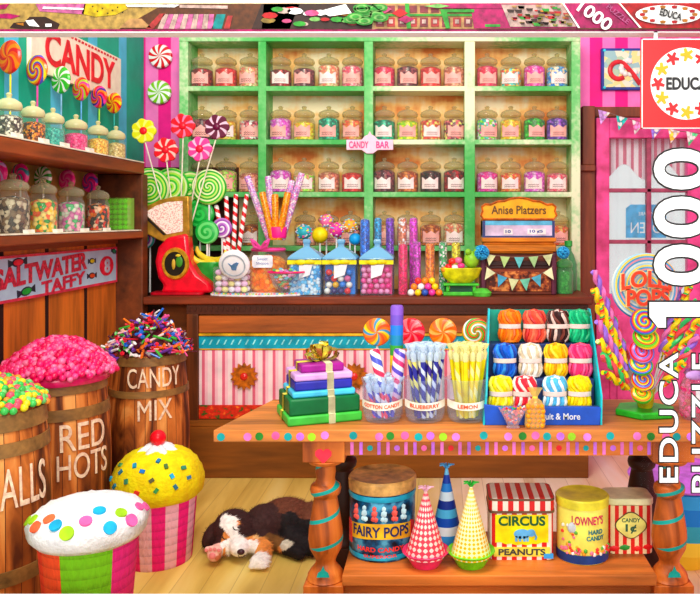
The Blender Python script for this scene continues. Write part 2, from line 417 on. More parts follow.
q(6, [(510, 27.5), (501, 5.5), (562, 5.5), (576, 27.5)], 8)
for k in range(70):
    t_ = random.random(); cy = 7+t_*19; cx = 507+t_*8+random.uniform(0, 56); rr = random.uniform(1, 2.4); q(random.choice([9, 10, 8, 17, 4, 18, 15, 11]), [(cx-rr*1.6, cy-rr*.6), (cx+rr*1.6, cy-rr*.5), (cx+rr*1.4, cy+rr*.7), (cx-rr, cy+rr*.6)], 9+k % 4)
q(1, [(578, 29), (562, 4), (617, 4), (638, 29)], 8); q(12, [(577, 29.2), (561, 4), (562.5, 4), (579, 29.2)], 14); q(12, [(638, 29.2), (617, 4), (618.4, 4), (640, 29.2)], 14)
q(11, [(640, 29), (618, 4), (760, 4), (760, 29)], 9)
q(12, [(667+33*math.cos(a*PI/12), 16+9.6*math.sin(a*PI/12)) for a in range(24)], 13)
for k in range(14):
    a = 2*PI*k/14; cx = 667+26*math.cos(a); cy = 16+7.6*math.sin(a)
    q(11 if k % 2 else 15, [(cx-3, cy-1), (cx, cy-1.7), (cx+3, cy-1), (cx+2, cy+1.5), (cx-2, cy+1.5)], 14)
m.m = 13; m.text('EDUCA', fx(669), fz(16), .062, .02, -.018, .002, ang=-.25, off=.02)
m.m = 12; m.text('1000', fx(594), fz(17.2), .105, .036, -.016, .002, ang=-.62, off=.02)
m.m = 2; m.text('PUZZLE', fx(617), fz(15.5), .075, .014, -.013, .002, ang=-.65)
m.build('artwork', [plain(sc(c, 1 if max(c)-min(c) < 20 and c[0] > 200 else .64), .5, .2, 60) for c in HC], hb, recalc=True)
MB().box(fx(-40), fx(760), -.0002, .0002, fz(31.2), fz(3)).build('card', plain((180, 150, 110), .5), hb)
# box cover logo as hanging square, cover lettering on a clear carrier sheet
rs = thing('box_logo', 'red square puzzle box logo with black word inside a ring of star figures', 'sign', (fx(686), FD, fz(84)))
MB().box(-.126, .126, -.004, .012, -.126, .126).build('panel', plain((228, 12, 22), .35, .03), rs, bevel=.002)
MB().box(-.09, -.08, 0, .006, .12, .148).box(.08, .09, 0, .006, .12, .148).build('hanger', plain((240, 240, 240), .3), rs)
MB().disc(0, 0, .101, -.007, -.003, 48).build('roundel', plain((254, 254, 252), .4, .01), rs)
MB().prism([(-.126, -.126), (.126, -.126), (.126, -.1235), (-.126, -.1235)], -.006, -.003).prism([(-.126, -.126), (-.1235, -.126), (-.1235, .126), (-.126, .126)], -.006, -.003).prism([(-.126, .126), (.126, .126), (.126, .1235), (-.126, .1235)], -.006, -.003).build('border', plain((250, 240, 235), .4), rs)
def star(cx, cz, r, rot):
    p = []
    for k in range(5):
        a = rot+2*PI*k/5
        for da, rr in ((-.5, .42), (-.2, 1), (.2, 1)): p.append((cx+r*rr*math.cos(a+da*(1 if rr > .5 else 1.25)), cz+r*rr*math.sin(a+da*(1 if rr > .5 else 1.25))))
    return p
for k in range(12):
    a = 2*PI*k/12+PI/2
    MB().prism(star(.081*math.cos(a), .081*math.sin(a), .019, PI/2+a), -.0095, -.006).build('star_figure', plain((244, 166, 20) if k % 2 == 0 else (226, 20, 30), .4, .03), rs)
MB().text('EDUCA', 0, 0, .116, .036, -.007, .003, off=.03).build('lettering', plain((20, 18, 22), .4), rs)
vs_ = thing('box_lettering', 'puzzle box print on clear sheet, big white upright numerals and words at the right edge', 'sign', (0, FD+.014, 0))
MB().box(fx(643), fx(745), .012, .015, fz(502), fz(32)).build('clear_sheet', glass((255, 255, 255), 0, .02), vs_)
for st, pc, y0, y1, pxh, off, oo in (('000', 684, 148, 286, 56, .022, .022), ('EDUCA', 671, 354, 485, 19, .012, .04), ('PUZZLE', 704, 355, 495, 19, .012, .04)):
    L = (y1-y0)*FD/800; hh = pxh*FD/800
    MB().text(st, fx(pc), fz((y0+y1)/2), L, hh, .012, .002, ang=PI/2, off=off+oo, fit=off, sp=1.14).build('letter_outline', plain((20, 16, 20), .4), vs_)
    MB().text(st, fx(pc), fz((y0+y1)/2), L, hh, .0095, .003, ang=PI/2, off=off, sp=1.14).build('numerals' if st == '000' else 'lettering', plain((255, 255, 255), .3, .01), vs_)
one = [(651.5, 303), (722, 303), (722, 317.5), (668, 317.5), (668, 328.5), (660, 328.5), (651.5, 317.5)]
MB().prism([(fx(a), fz(b)) for a, b in one], .0065, .0095).build('numerals', plain((255, 255, 255), .3, .01), vs_)
MB().prism([(fx(a+(-1.8 if a < 660 else 1.8)), fz(b+(-1.8 if b < 310 else 1.8))) for a, b in one], .010, .012).build('letter_outline', plain((20, 16, 20), .4), vs_)
# ------------------------------------------------------------ left wall cabinet
oak = wood((220, 128, 50), 'z', 7, .35, 1.15); darkwood = wood((104, 54, 26), 'y', 7, .4, 1.25); redwood = wood((156, 78, 36), 'y', 7, .4, 1.3)
lc = thing('wall_cabinet', 'tall brown wood cabinet with two open shelves along the left wall', 'cabinet', (0, 0, 0))
m = MB().box(-1.90, -1.65, 2.5, 4.47, 1.68, 1.742); m.build('shelf', redwood, lc, bevel=.006)
m = MB().box(-1.90, -1.645, 2.5, 4.44, 1.325, 1.366); m.build('shelf', redwood, lc, bevel=.006)
m = MB().box(-1.69, -1.643, 2.5, 4.40, 1.3665, 1.372).box(-1.70, -1.648, 2.5, 4.46, 1.7425, 1.748); m.build('shelf_paper', plain((250, 240, 205), .7), lc)
m = MB().box(-1.922, -1.90, 2.5, 4.47, 1.366, 1.72); m.build('back_panel', plain((150, 120, 58), .7, .3, 6), lc)
m = MB().box(-1.92, -1.65, 4.44, 4.52, 0, 1.68); m.build('side_panel', darkwood, lc, bevel=.006)
m = MB().box(-1.92, -1.80, 2.5, 4.44, 0, 1.325); m.build('lower_panel', oak, lc)
m = MB()
for y in (2.9, 3.28, 3.66, 4.06): m.box(-1.802, -1.797, y-.014, y+.014, 0, 1.325)
m.build('panel_gap', plain((40, 18, 12), .8), lc)
m = MB().box(-1.81, -1.785, 2.5, 4.44, 1.295, 1.325); m.build('rail', redwood, lc, bevel=.004)
# ------------------------------------------------------------ shelving unit on the back wall
HD = 4.97
def hx(p): return X(p, HD)
def hz(y): return Z(y, HD)
t = NT('green_cream_mottle'); f = t.noise(1.3, 3); g = t.noise(30, 4)  # noise mixes the colour from green to pale cream
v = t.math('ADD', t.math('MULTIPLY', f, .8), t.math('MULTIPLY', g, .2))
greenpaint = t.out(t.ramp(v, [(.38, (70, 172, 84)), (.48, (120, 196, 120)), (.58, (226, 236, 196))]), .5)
hu = thing('shelving_unit', 'tall green painted shelving unit, mottled cream, full of candy jars behind the counter', 'shelf', (0, 0, 0))
st_ = ((179, 188), (258, 266), (364, 373), (464.5, 475), (571.5, 580.5))
m = MB()
for a, b in st_: m.box(hx(a), hx(b), HD, HD+.205, 0, hz(35))
m.box(hx(179), hx(580.5), HD-.004, HD+.205, hz(41.5), hz(34.5))
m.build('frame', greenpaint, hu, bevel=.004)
for y in (86, 139.5, 192, 246):
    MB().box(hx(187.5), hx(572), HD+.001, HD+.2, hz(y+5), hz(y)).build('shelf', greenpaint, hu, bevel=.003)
t = NT('glow_tinted_boards'); f = t.noise(3, 5, (1, 1, 2.2)); g = t.noise(26, 4, (1, 1, .2))  # orange-to-cream tone puts the bays' lit glow into the board colour
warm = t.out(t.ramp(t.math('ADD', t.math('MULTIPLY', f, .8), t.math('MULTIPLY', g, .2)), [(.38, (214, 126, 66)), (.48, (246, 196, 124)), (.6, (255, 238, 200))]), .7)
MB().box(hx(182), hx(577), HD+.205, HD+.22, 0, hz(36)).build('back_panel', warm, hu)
# ------------------------------------------------------------ jars
labelm = plain((250, 176, 166), .6, .08); labelm2 = plain((252, 226, 220), .6, .05); inkm = plain((96, 60, 60), .6)
jarglass = glass((246, 248, 240), .04); lidglass = glass((226, 220, 186), .17, .08)
JR = .069
def jar_parts(root, r=JR, h=.135, lid=True, label=labelm, glassm=jarglass, lidm=lidglass):
    MB().lathe([(0, .001), (r*.94, .001), (r, .008), (r, h*.82), (r*.95, h*.93), (r*.84, h), (r*.84, h+.01)], 22).build('glass_body', glassm, root)
    if lid:
        MB().lathe([(0, h+.012), (r*.86, h+.012), (r*.96, h+.02), (r*.96, h+.032), (r*.86, h+.044), (r*.45, h+.058), (r*.16, h+.061), (r*.2, h+.07), (r*.24, h+.076), (r*.12, h+.083), (0, h+.084)], 20).build('lid', lidm, root)
    if label:
        m = MB(); w_ = r*1.15; n = 8; vs = []; fs = []
        R = r+.0015
        pts = [(-1, .0), (-1, .62), (-.6, .72), (-.3, .95), (0, .86), (.3, 1), (.6, .74), (1, .66), (1, 0)]
        for k in range(n+1):
            u = -1+2*k/n; top = .7+.25*math.cos(u*3.4)**2
            a = u*w_/r*.7
            for z in (h*.15, h*(.15+.58*top)): vs.append((R*math.sin(a), -R*math.cos(a), z))
        for k in range(n): fs.append((2*k, 2*k+2, 2*k+3, 2*k+1))
        m.add(vs, fs); m.build('label', label, root, recalc=False)
        m = MB()
        for zz in (h*.34, h*.25):
            m.tube([((R+.001)*math.sin(a), -(R+.001)*math.cos(a), zz+.0035*((i*7) % 3-1)) for i, a in enumerate([(-.5+.07*i) for i in range(15)])], .0016, 4)
        m.build('script_line', inkm, root)
def fill_mesh(r, h):
    m = MB(); m.lathe([(0, .004), (r*.95, .004), (r*.955, h*.96), (r*.7, h*1.05), (r*.3, h*1.1), (0, h*1.12)], 20); return m
proto = None; fills = {}
def shelf_jar(x, y, z, desc, pal, level, white, where, base, group, rz=0):
    global proto
    j = thing('candy_jar', 'jar of %s, %s' % (desc, where), 'jar', (x, y, z), (0, 0, rz), group)
    if base is None:
        jar_parts(j)
    else:
        for ch in base.children:
            c = ch.copy(); C.objects.link(c); c.parent = j
    if white:
        for ch in j.children:
            if ch.name.startswith('label'): ch.data = ch.data.copy(); ch.data.materials[0] = labelm2
    f = fill_mesh(JR, .135*level).build('candy_filling', candies(tuple(sc(c_, 1.22) for c_ in pal), 75), None, (x, y, z), (0, 0, rz))
    tag(f, '%s filling the jar, %s' % (desc, where), 'candy', 'candies in the shelving unit jars', 'stuff')
    return j
K = {'dred': ('dark red sweets', ((120, 14, 26), (160, 24, 34), (80, 10, 20))), 'red': ('bright red sweets', ((206, 22, 34), (230, 60, 50), (160, 10, 30))),
 'salmon': ('salmon pink sweets', ((232, 150, 120), (246, 190, 150), (210, 110, 90))), 'pink': ('pink sweets', ((238, 110, 130), (250, 160, 160), (220, 70, 100))),
 'crim': ('crimson sweets', ((222, 30, 80), (240, 70, 110), (180, 14, 60))), 'plum': ('plum brown sweets', ((90, 24, 50), (60, 14, 34), (130, 60, 70))),
 'rosy': ('rosy brown sweets', ((200, 120, 100), (226, 160, 130), (160, 84, 70))), 'orte': ('orange and teal sweets', ((240, 150, 60), (40, 170, 170), (250, 190, 90), (220, 90, 70))),
 'hot': ('hot pink sweets', ((240, 60, 160), (250, 120, 190), (220, 30, 130))), 'blue': ('blue sweets', ((34, 110, 210), (90, 160, 235), (240, 190, 170))),
 'gold': ('golden sweets', ((222, 170, 60), (250, 205, 90), (190, 130, 40))), 'rmul': ('red and white sweets', ((220, 70, 110), (250, 220, 220), (120, 40, 60), (240, 120, 130))),
 'lil': ('lilac sweets', ((214, 100, 200), (236, 160, 226), (180, 60, 170))), 'yel': ('yellow sweets', ((248, 186, 30), (255, 220, 80), (226, 150, 20))),
 'teal': ('teal sweets', ((0, 140, 112), (20, 176, 146), (0, 96, 80))), 'lime': ('lime yellow sweets', ((200, 214, 30), (240, 230, 50), (130, 180, 30))),
 'omul': ('orange mixed sweets', ((240, 130, 50), (230, 70, 70), (250, 200, 110), (170, 60, 40))), 'dmul': ('dark mixed sweets', ((60, 20, 40), (220, 100, 110), (240, 200, 120), (110, 40, 60))),
 'pgr': ('pink and green sweets', ((236, 60, 150), (130, 200, 60), (250, 210, 220), (40, 160, 150))), 'green': ('green sweets', ((20, 140, 46), (60, 180, 70), (8, 100, 30))),
 'pur': ('purple sweets', ((92, 42, 150), (140, 80, 190), (60, 24, 110))), 'lgr': ('light green sweets', ((134, 200, 60), (190, 220, 110), (236, 140, 120))),
 'car': ('caramel brown sweets', ((182, 90, 40), (210, 130, 70), (130, 60, 30))), 'blk': ('black sweets', ((44, 12, 22), (80, 30, 34), (24, 8, 14))),
 'org': ('orange sweets', ((244, 120, 60), (250, 170, 100), (224, 80, 50)))}
rows = [(86, ['dred red salmon', 'dred plum salmon pink', 'crim plum red rosy', 'crim orte hot blue']),
        (139.5, ['plum gold rmul', 'lil yel teal org', 'teal lime omul dmul', 'pgr yel green pur']),
        (192, ['dmul lgr rosy', 'lil lgr rosy red', 'plum car blk dred', 'hot org lil pink']),
        (246, ['car', 'rosy salmon dmul', 'rosy pink car salmon', 'org'])]
cols = [[198, 222.5, 247], [278, 302, 327, 351], [383.5, 407, 430.5, 454.5], [488, 512, 536, 559]]
bays = ['left bay', 'second bay', 'third bay', 'right bay']
shn = ['top shelf', 'second shelf', 'third shelf', 'lowest shelf']
ordn = ['first', 'second', 'third', 'fourth']
base = None; rj = random.Random(3)
for ri, (yb, bb) in enumerate(rows):
    for bi, s_ in enumerate(bb):
        ks = s_.split(); xs = cols[bi]
        if ri == 3: xs = [[249], [303, 326.5, 349], cols[2], [560]][bi]
        for ji, (k, px) in enumerate(zip(ks, xs)):
            o = '%s from the left' % ordn[ji] if len(ks) > 1 else 'alone in sight'
            j = shelf_jar(hx(px), HD+.085, hz(yb)+.001, K[k][0], K[k][1], rj.uniform(.78, .98), (ri*3+bi*5+ji*2) % 4 == 1 or (ri == 2 and bi > 0), '%s of %s, %s' % (shn[ri], bays[bi], o), base, 'jars on the green shelving unit', rj.uniform(-.2, .2))
            if base is None: base = j
cb = thing('plaque', 'small pink and white CANDY BAR plaque with a crown on the shelving unit', 'sign', (hx(370), HD-.012, hz(145)))
m = MB().prism([(-.145, -.032), (-.05, -.032), (-.02, -.055), (.02, -.055), (.05, -.032), (.145, -.032), (.145, .032), (.05, .032), (.03, .055), (.012, .062), (0, .085), (-.012, .062), (-.03, .055), (-.05, .032), (-.145, .032)], -.006, .006)
m.build('board', plain((252, 206, 222), .5, .05), cb, bevel=.003)
MB().text('CANDY', -.068, 0, .12, .042, -.007, .003, off=.02).build('lettering', plain((232, 60, 130), .5), cb); MB().text('BAR', .08, 0, .08, .042, -.007, .003, off=.02).build('lettering', plain((232, 60, 130), .5), cb)
# ------------------------------------------------------------ wall mints
def lolli_profile(r, th):
    return [(0, -th), (r*.7, -th*.95), (r*.92, -th*.7), (r, 0), (r*.92, th*.7), (r*.7, th*.95), (0, th)]
RX = Matrix.Rotation(-PI/2, 4, 'X')
def disc_part(name, r, th, mat, parent, loc=(0, 0, 0), rot=None):
    return MB().lathe(lolli_profile(r, th), 32, RX).build(name, mat, parent, loc, rot)
for (px, py, cc, lab) in ((160, 56, RED, 'red and white pinwheel mint on the pink wall, above the green one'), (159, 92, (130, 196, 30), 'green and white pinwheel mint on the pink wall, below the red one')):
    o = MB().lathe(lolli_profile(.078, .018), 32, RX).build('pinwheel_mint', swirl((WHITE, cc), 9, 8), None, (X(px, 5.17), 5.178, Z(py, 5.17)))
    tag(o, lab, 'candy decoration', 'pinwheel mints on the pink wall')
def pop(px, py, d, r, mat, label, base_z, stick=WHITE, rz=0, tip=None, group=None, th=.012, stick_r=.004, cat='lollipop', petals=0):
    x, z = X(px, d), Z(py, d)
    p = thing('lollipop', label, cat, (x, d, z), None, group)
    if petals:
        m = MB(); n = 72
        for (yy, sgn) in ((0, 1),):
            ring = []
            for k in range(n):
                a = 2*PI*k/n; rr = r*(.84+.16*abs(math.cos(petals*a/2))); ring.append((rr*math.cos(a), rr*math.sin(a)))
            m.prism(ring, -th, th)
        m.build('candy_head', mat, p, bevel=th*.7)
    else: disc_part('candy_head', r, th, mat, p, rot=(0, 0, rz))
    bx_, by_ = (tip if tip else (0, 0))
    MB().tube([(0, .004, -r*.6), (bx_, by_, base_z-z)], stick_r, 8).build('stick', plain(stick, .4), p)
    return p
G1 = 'big lollipops above the upper left shelf'
for px, py, r, mt, lb, stc in (
    (10, 57, .074, swirl((RED, ORANGE, (240, 80, 30)), 5, 14), 'big orange and red lollipop, nearest on the upper left shelf', YEL),
    (37, 70, .072, swirl((ORANGE, RED, (90, 80, 180), YEL), 3, 30), 'orange, red and blue swirled lollipop above the brown sweet jar', PINK),
    (61, 80, .068, swirl((GREEN, WHITE, (60, 190, 60)), 8, 12), 'green and white pinwheel lollipop below the CANDY sign', (120, 170, 200)),
    (81, 89, .062, swirl((ORANGE, PINK, (170, 210, 60), RED), 4, 20), 'orange pink and green lollipop below the CANDY sign middle', (90, 160, 210)),
    (99, 97, .062, swirl((RED, ORANGE, NAVY, PINK), 4, 20), 'red and purple swirled lollipop below the CANDY sign right end', (150, 210, 60)),
    (114, 103, .060, swirl((ORANGE, RED, YEL), 6, 16), 'small orange and red lollipop farthest along the upper left shelf', TEAL)):
    d = 1.86*800/(440-px)
    pop(px, py, d, r, mt, lb, 1.742, stc, rz=-.5, group=G1)
G2 = 'lollipops behind the jars of the lower left shelf'
for i, (px, cc, lb) in enumerate(((-2, (PINK, MAG, LILAC), 'pink swirl lollipop cut by the left edge, lower left shelf'), (20, (PINK, (60, 140, 150), MAG), 'pink and teal swirl lollipop behind the dark sweet jar, lower left shelf'),
    (43, (WHITE, (50, 150, 60)), 'green and white pinwheel lollipop on the lower left shelf'), (67, (PINK, MAG, (240, 120, 170)), 'bright pink swirl lollipop right of the green one, lower left shelf'),
    (90, (MAG, (90, 60, 160), PINK), 'magenta and violet swirl lollipop on the lower left shelf'), (112, (PINK, (200, 60, 90), LILAC), 'rose swirl lollipop farthest along the lower left shelf'))):
    d = 1.85*800/(440-px)
    pop(px, 0, d, .054, swirl(cc, 4 if i != 2 else 10, 26 if i != 2 else 8), lb, 1.367, WHITE, rz=-.45, group=G2).location.z = 1.622
for o in bpy.data.objects:                       # sticks of that row are measured from the head
    if o.get('group') == G2:
        for ch in o.children:
            if ch.name.startswith('stick'): ch.data.clear_geometry(); b = MB().tube([(0, .004, -.03), (0, 0, 1.3665-1.622)], .004, 8); ch.data.from_pydata(b.v, [], b.f)
# left shelf jars
def big_jar(x, y, z, r, h, lab, flab, pal, scale, group, lidm=lidglass, glassm=jarglass, label=None, shape='round', level=.85, fmat=None):
    j = thing('candy_jar', lab, 'jar', (x, y, z), None, group)
    jar_parts(j, r, h, True, label, glassm, lidm)
    f = fill_mesh(r, h*level).build('candy_filling', fmat or candies(pal, scale), None, (x, y, z)); tag(f, flab, 'candy', 'candies in the ' + group, 'stuff')
    return j
LU = [(9, .052, .115, 'black and white sweets', ((40, 36, 34), (235, 230, 220), (110, 104, 90))), (33, .050, .11, 'brown and orange sweets', ((120, 60, 20), (240, 160, 40), (60, 30, 16), (220, 120, 30))),
      (53, .050, .105, 'aqua sugar', ((60, 180, 170), (90, 200, 190), (40, 150, 150))), (76, .054, .105, 'pink sugar crystals', ((236, 60, 140), (250, 110, 170), (220, 40, 120))),
      (98, .052, .105, 'yellow sugar drops', ((246, 196, 80), (252, 220, 120), (230, 160, 60))), (116, .050, .105, 'pale beige drops', ((226, 200, 130), (246, 226, 170), (190, 160, 100)))]
for px, r, h, ds, pal in LU:
    d = 1.755*800/(440-px)
    big_jar(-1.755, d, 1.7455, r, h, 'small stoppered jar of %s on the upper left shelf' % ds, '%s inside the jar on the upper left shelf' % ds, pal, 110, 'jars on the upper left shelf', lidm=glass((226, 220, 170), .6, .3))
LL = [(13, .064, .165, 'grey and black sweets', ((60, 54, 50), (200, 190, 170), (120, 100, 80))), (43, .060, .16, 'yellow, orange and green sweets', ((246, 200, 60), (240, 110, 70), (60, 160, 80), (250, 226, 140))),
      (71, .062, .155, 'pale pink and green sweets', ((240, 190, 210), (220, 230, 220), (90, 190, 130), (210, 120, 180))), (98, .058, .15, 'red and orange mixed sweets', ((220, 50, 30), (246, 130, 40), (250, 210, 180), (60, 60, 50)))]
for px, r, h, ds, pal in LL:
    d = 1.755*800/(440-px)
    big_jar(-1.755, d, 1.369, r, h, 'wide glass jar of %s on the lower left shelf' % ds, '%s inside the wide jar on the lower left shelf' % ds, pal, 60, 'jars on the lower left shelf')
d = 1.755*800/(440-118)
g_ = thing('candy_box', 'bright green cellophane box of round sweets at the end of the lower left shelf', 'box', (-1.745, d, 1.3665))
m = MB()
for i in range(4):
    for k in range(6):
        for s_ in range(3): m.ball((-.042+i*.028, -.03+s_*.028, .018+k*.028), .0155, 1)
m.build('sweets', plain((120, 200, 20), .3), g_); MB().box(-.06, .06, -.048, .048, 0, .178).build('wrapper', glass((190, 240, 120), .2), g_)
for k, (yy, zz, px) in enumerate([(0, 1.369, 28), (0, 1.369, 57), (0, 1.369, 84), (0, 1.369, 106), (0, 1.7455, 16), (0, 1.7455, 43), (0, 1.7455, 64), (0, 1.7455, 89)]):
    d = 1.66*800/(440-px)
    o = MB().box(-.001, .001, -.045, .045, 0, .018).build('price_card', plain((255, 246, 214), .7), None, (-1.655, d, zz-.0005 if zz < 1.5 else zz+.0025), (0, -.1, 0))
    tag(o, 'blank cream price card on the %s left shelf edge, %s from the front' % ('lower' if zz < 1.5 else 'upper', ordn[k % 4]), 'price card', 'price cards on the left shelves')
# CANDY sign on the teal wall
cs = thing('candy_sign', 'cream board with tall red CANDY lettering on the teal wall', 'sign', (WL+.012, 0, 0), (0, 0, PI/2))
MB().box(3.72, 4.77, -.012, .011, 2.13, 2.385).build('board', plain((252, 232, 208), .6, .05), cs, bevel=.003)
MB().text('CANDY', 4.26, 2.262, .82, .165, -.013, .004, off=.02).build('lettering', plain((204, 34, 44), .5), cs)
m = MB()
for k in range(24): m.prism([(3.76+k*.04, 2.362), (3.785+k*.04, 2.362), (3.79+k*.04, 2.374), (3.765+k*.04, 2.374)], -.014, -.012)
m.build('dash_border', plain((196, 40, 50), .5), cs)
# SALTWATER TAFFY sign
ts = thing('taffy_sign', 'light blue SALTWATER TAFFY board with red border on the left cabinet', 'sign', (-1.797, 0, 0), (0, 0, PI/2))
MB().box(2.75, 4.42, -.012, 0, 1.083, 1.277).build('board', plain((186, 224, 248), .5, .08, 8), ts, bevel=.003)
MB().box(2.75, 4.42, -.014, -.011, 1.083, 1.095).box(2.75, 4.42, -.014, -.011, 1.266, 1.277).box(4.408, 4.42, -.014, -.011, 1.095, 1.266).build('border', plain((214, 60, 84), .5), ts)
def tw(x, y, z): return (x, y, z+.05*(x-3.7))
MB().text('SALTWATER', 3.62, 1.205, .84, .088, -.013, .003, warp=tw, off=.035).text('TAFFY', 3.80, 1.123, .44, .062, -.013, .003, warp=tw, off=.03).build('lettering', plain((206, 44, 70), .5, .3, 60), ts)
def sweet(cx, cz, w_, h_, ang, col):
    T = Matrix.Translation((cx, 0, cz)) @ Matrix.Rotation(ang, 4, 'Y'); m = MB()
    m.m = 0; m.disc(0, 0, w_*.52+.006, -.0145, -.012, 12, T, h_*.6+.006); m.prism([(-w_, -h_*.8), (-w_*.3, 0), (-w_, h_*.8)], -.0145, -.012, T); m.prism([(w_, -h_*.8), (w_*.3, 0), (w_, h_*.8)], -.0145, -.012, T)
    m.m = 1; m.disc(0, 0, w_*.52, -.0165, -.014, 12, T, h_*.6)
    m.build('painted_sweet', [plain((30, 40, 60), .5), plain(col, .5)], ts)
sweet(3.38, 1.246, .075, .022, -.05, (236, 30, 60)); sweet(3.45, 1.118, .075, .022, -.1, (30, 170, 60)); sweet(4.10, 1.215, .045, .016, 0, (244, 220, 40)); sweet(4.10, 1.14, .055, .017, 0, (240, 90, 40))
sweet(4.375, 1.255, .035, .014, .2, (30, 140, 90))
m = MB().disc(4.28, 1.18, .085, -.016, -.012, 24, None, .052); m.build('roundel', plain((206, 30, 60), .5), ts)
MB().text('8', 4.28, 1.18, .065, .075, -.016, .003, off=.03).build('numeral', plain((200, 214, 232), .5), ts)
# ------------------------------------------------------------ counter
CD = 4.42; cw = wood((134, 74, 28), 'x', 8, .4, 1.35); cwz = wood((116, 60, 24), 'z', 8, .4, 1.35)
ct = thing('shop_counter', 'long dark wood shop counter with a pink striped panelled front', 'counter', (0, 0, 0))
MB().box(-1.64, .845, CD-.01, 4.95, .957, 1.0).build('countertop', wood((110, 50, 26), 'x', 8, .35, 1.4), ct, bevel=.008)
MB().box(-1.40, .82, CD+.03, 4.93, 0, .957).box(-1.6, -1.40, CD+.2, 4.93, 0, .957).build('body', cw, ct, bevel=.004)
m = MB().box(-1.40, .82, CD, CD+.03, .905, .955)
for k in range(74): m.box(-1.39+k*.03, -1.375+k*.03, CD-.008, CD, .925, .945)
m.build('cornice', wood((70, 34, 18), 'x', 8), ct)
for xa, xb in ((-1.40, -1.335), (.27, .335), (.76, .82)): MB().box(xa, xb, CD-.005, CD+.03, .04, .905).build('pilaster', cwz, ct, bevel=.005)
MB().box(-1.335, .27, CD+.005, CD+.03, .80, .895).build('upper_rail', wood((170, 94, 42), 'x', 8, .4, 1.25), ct, bevel=.004)
MB().box(-1.335, .27, CD+.002, CD+.03, .783, .797).box(-1.335, .27, CD+.008, CD+.03, .705, .713).build('gilt_bead', plain((206, 160, 40), .4, .2), ct, bevel=.003)
m = MB().box(-1.335, .27, CD+.012, CD+.03, .713, .783); m.build('blue_band', plain((0, 150, 170), .5, .12), ct)
m = MB()
for k in range(40):
    x_ = -1.32+k*.04; m.prism([(x_, .735), (x_+.008, .735), (x_+.022, .762), (x_+.014, .762)], CD+.009, CD+.0125)
m.build('band_marks', plain((150, 226, 232), .5), ct)
MB().box(-1.335, .27, CD+.015, CD+.03, .40, .705).build('striped_panel', stripes(((250, 214, 220), 1.2), ((226, 120, 140), .5), ((250, 234, 226), 1.0), ((206, 90, 110), .35)) if False else stripes((((252, 226, 226), 1.2), ((222, 110, 134), .8), ((250, 200, 210), .8)), .056, 'x', .7), ct)
t = NT('red_carved'); f = t.noise(28, 3, (1, 1, 1.3))
redc = t.out(t.ramp(f, [(.38, (70, 90, 30)), (.45, (190, 40, 24)), (.6, (214, 60, 30)), (.7, (240, 140, 50))]), .5)
MB().box(-1.335, .27, CD+.01, CD+.03, .325, .40).build('red_band', redc, ct)
MB().box(-1.40, .82, CD-.006, CD+.03, .0, .30).box(-1.40, .82, CD-.01, CD+.03, .285, .32).build('plinth', wood((138, 84, 32), 'x', 6, .45, 1.25), ct, bevel=.005)
for px in (244, 354, 464):
    x_ = X(px, CD); z_ = Z(376.5, CD); p = []
    for k in range(28): p.append((x_+(.077 if k % 2 else .058)*math.cos(PI*k/14), z_+(.077 if k % 2 else .058)*math.sin(PI*k/14)))
    o = MB().prism(p, CD-.004, CD+.015).build('sunburst', plain((160, 88, 20), .4, .3, 40), ct)
    T = Matrix.Translation((x_, CD-.004, z_))
    MB().ball((0, 0, 0), .022, 2, (1, .5, 1), T).build('red_jewel', plain((226, 50, 40), .2), ct)
# ------------------------------------------------------------ barrels
def barrel_r(R, h): return lambda z: R*(.86+.14*math.sin(PI*max(0, min(1, z/h)))**.8)
t = NT('barrel_wood'); a_, r_, o_ = polar(t, 'x', 'y')
u = t.math('MULTIPLY', a_, 24); fr = t.math('FRACT', t.math('ADD', u, 50)); fl = t.math('FLOOR', u)
hh_ = t.math('FRACT', t.math('MULTIPLY', t.math('SINE', t.math('MULTIPLY', fl, 12.99)), 437.5))
v = t.math('ADD', t.math('ADD', t.math('MULTIPLY', t.noise(11, 9, (1, 1, .22), 1.2), .8), t.math('MULTIPLY', hh_, .12)), t.math('MULTIPLY', t.noise(4, 3), .12))
col = t.ramp(v, [(.38, (80, 38, 14)), (.47, (150, 82, 34)), (.56, (200, 120, 56)), (.7, (236, 172, 100))])
gap = t.math('LESS_THAN', t.math('ABSOLUTE', t.math('SUBTRACT', fr, .5)), .475)
col = t.mix(gap, lin((80, 36, 16)), col); t.bump(v, .3, .004); barrelm = t.out(col, .6)
hoopm = wood((140, 104, 58), 'x', 12, .45, 1.2)
def barrel(x, y, R, h, label, words, hoops, rz_=0):
    b = thing('barrel', label, 'barrel', (x, y, 0), None, 'candy barrels'); f = barrel_r(R, h)
    prof = [(0, .01)]+[(f(h*k/14), h*k/14) for k in range(15)]+[(f(h)-.02, h), (f(h)-.022, h-.05), (0, h-.05)]
    MB().lathe(prof, 48).build('staves', barrelm, b)
    for z0, z1 in hoops:
        MB().lathe([(f(z0)-.002, z0), (f(z0)+.005, z0), (f(z1)+.005, z1), (f(z1)-.002, z1)], 48).build('hoop', hoopm, b)
    for (st, cz, wd, ht, dx) in words:
        o = MB().text(st, dx, cz, wd, ht, -.003, .003, warp=cyl(f), off=.0, maxe=.025).build('lettering', plain((250, 206, 178), .7, .15, 60), b, rot=(0, 0, rz_))
    return b
D1, D2, D3 = 3.80, 3.30, 2.72
barrel(X(149, D1), D1, .185, .80, 'wooden barrel lettered CANDY MIX, farthest from the front', [('CANDY', .705, .24, .088, .0), ('MIX', .56, .15, .09, .0)], [(.757, .797), (.615, .645), (.2, .24)], .5)
barrel(X(58, D2), D2, .205, .80, 'wooden barrel lettered RED HOTS, in the middle of the three', [('RED', .57, .19, .105, .0), ('HOTS', .455, .215, .10, .0)], [(.735, .79), (.635, .68), (.2, .25)], .95)
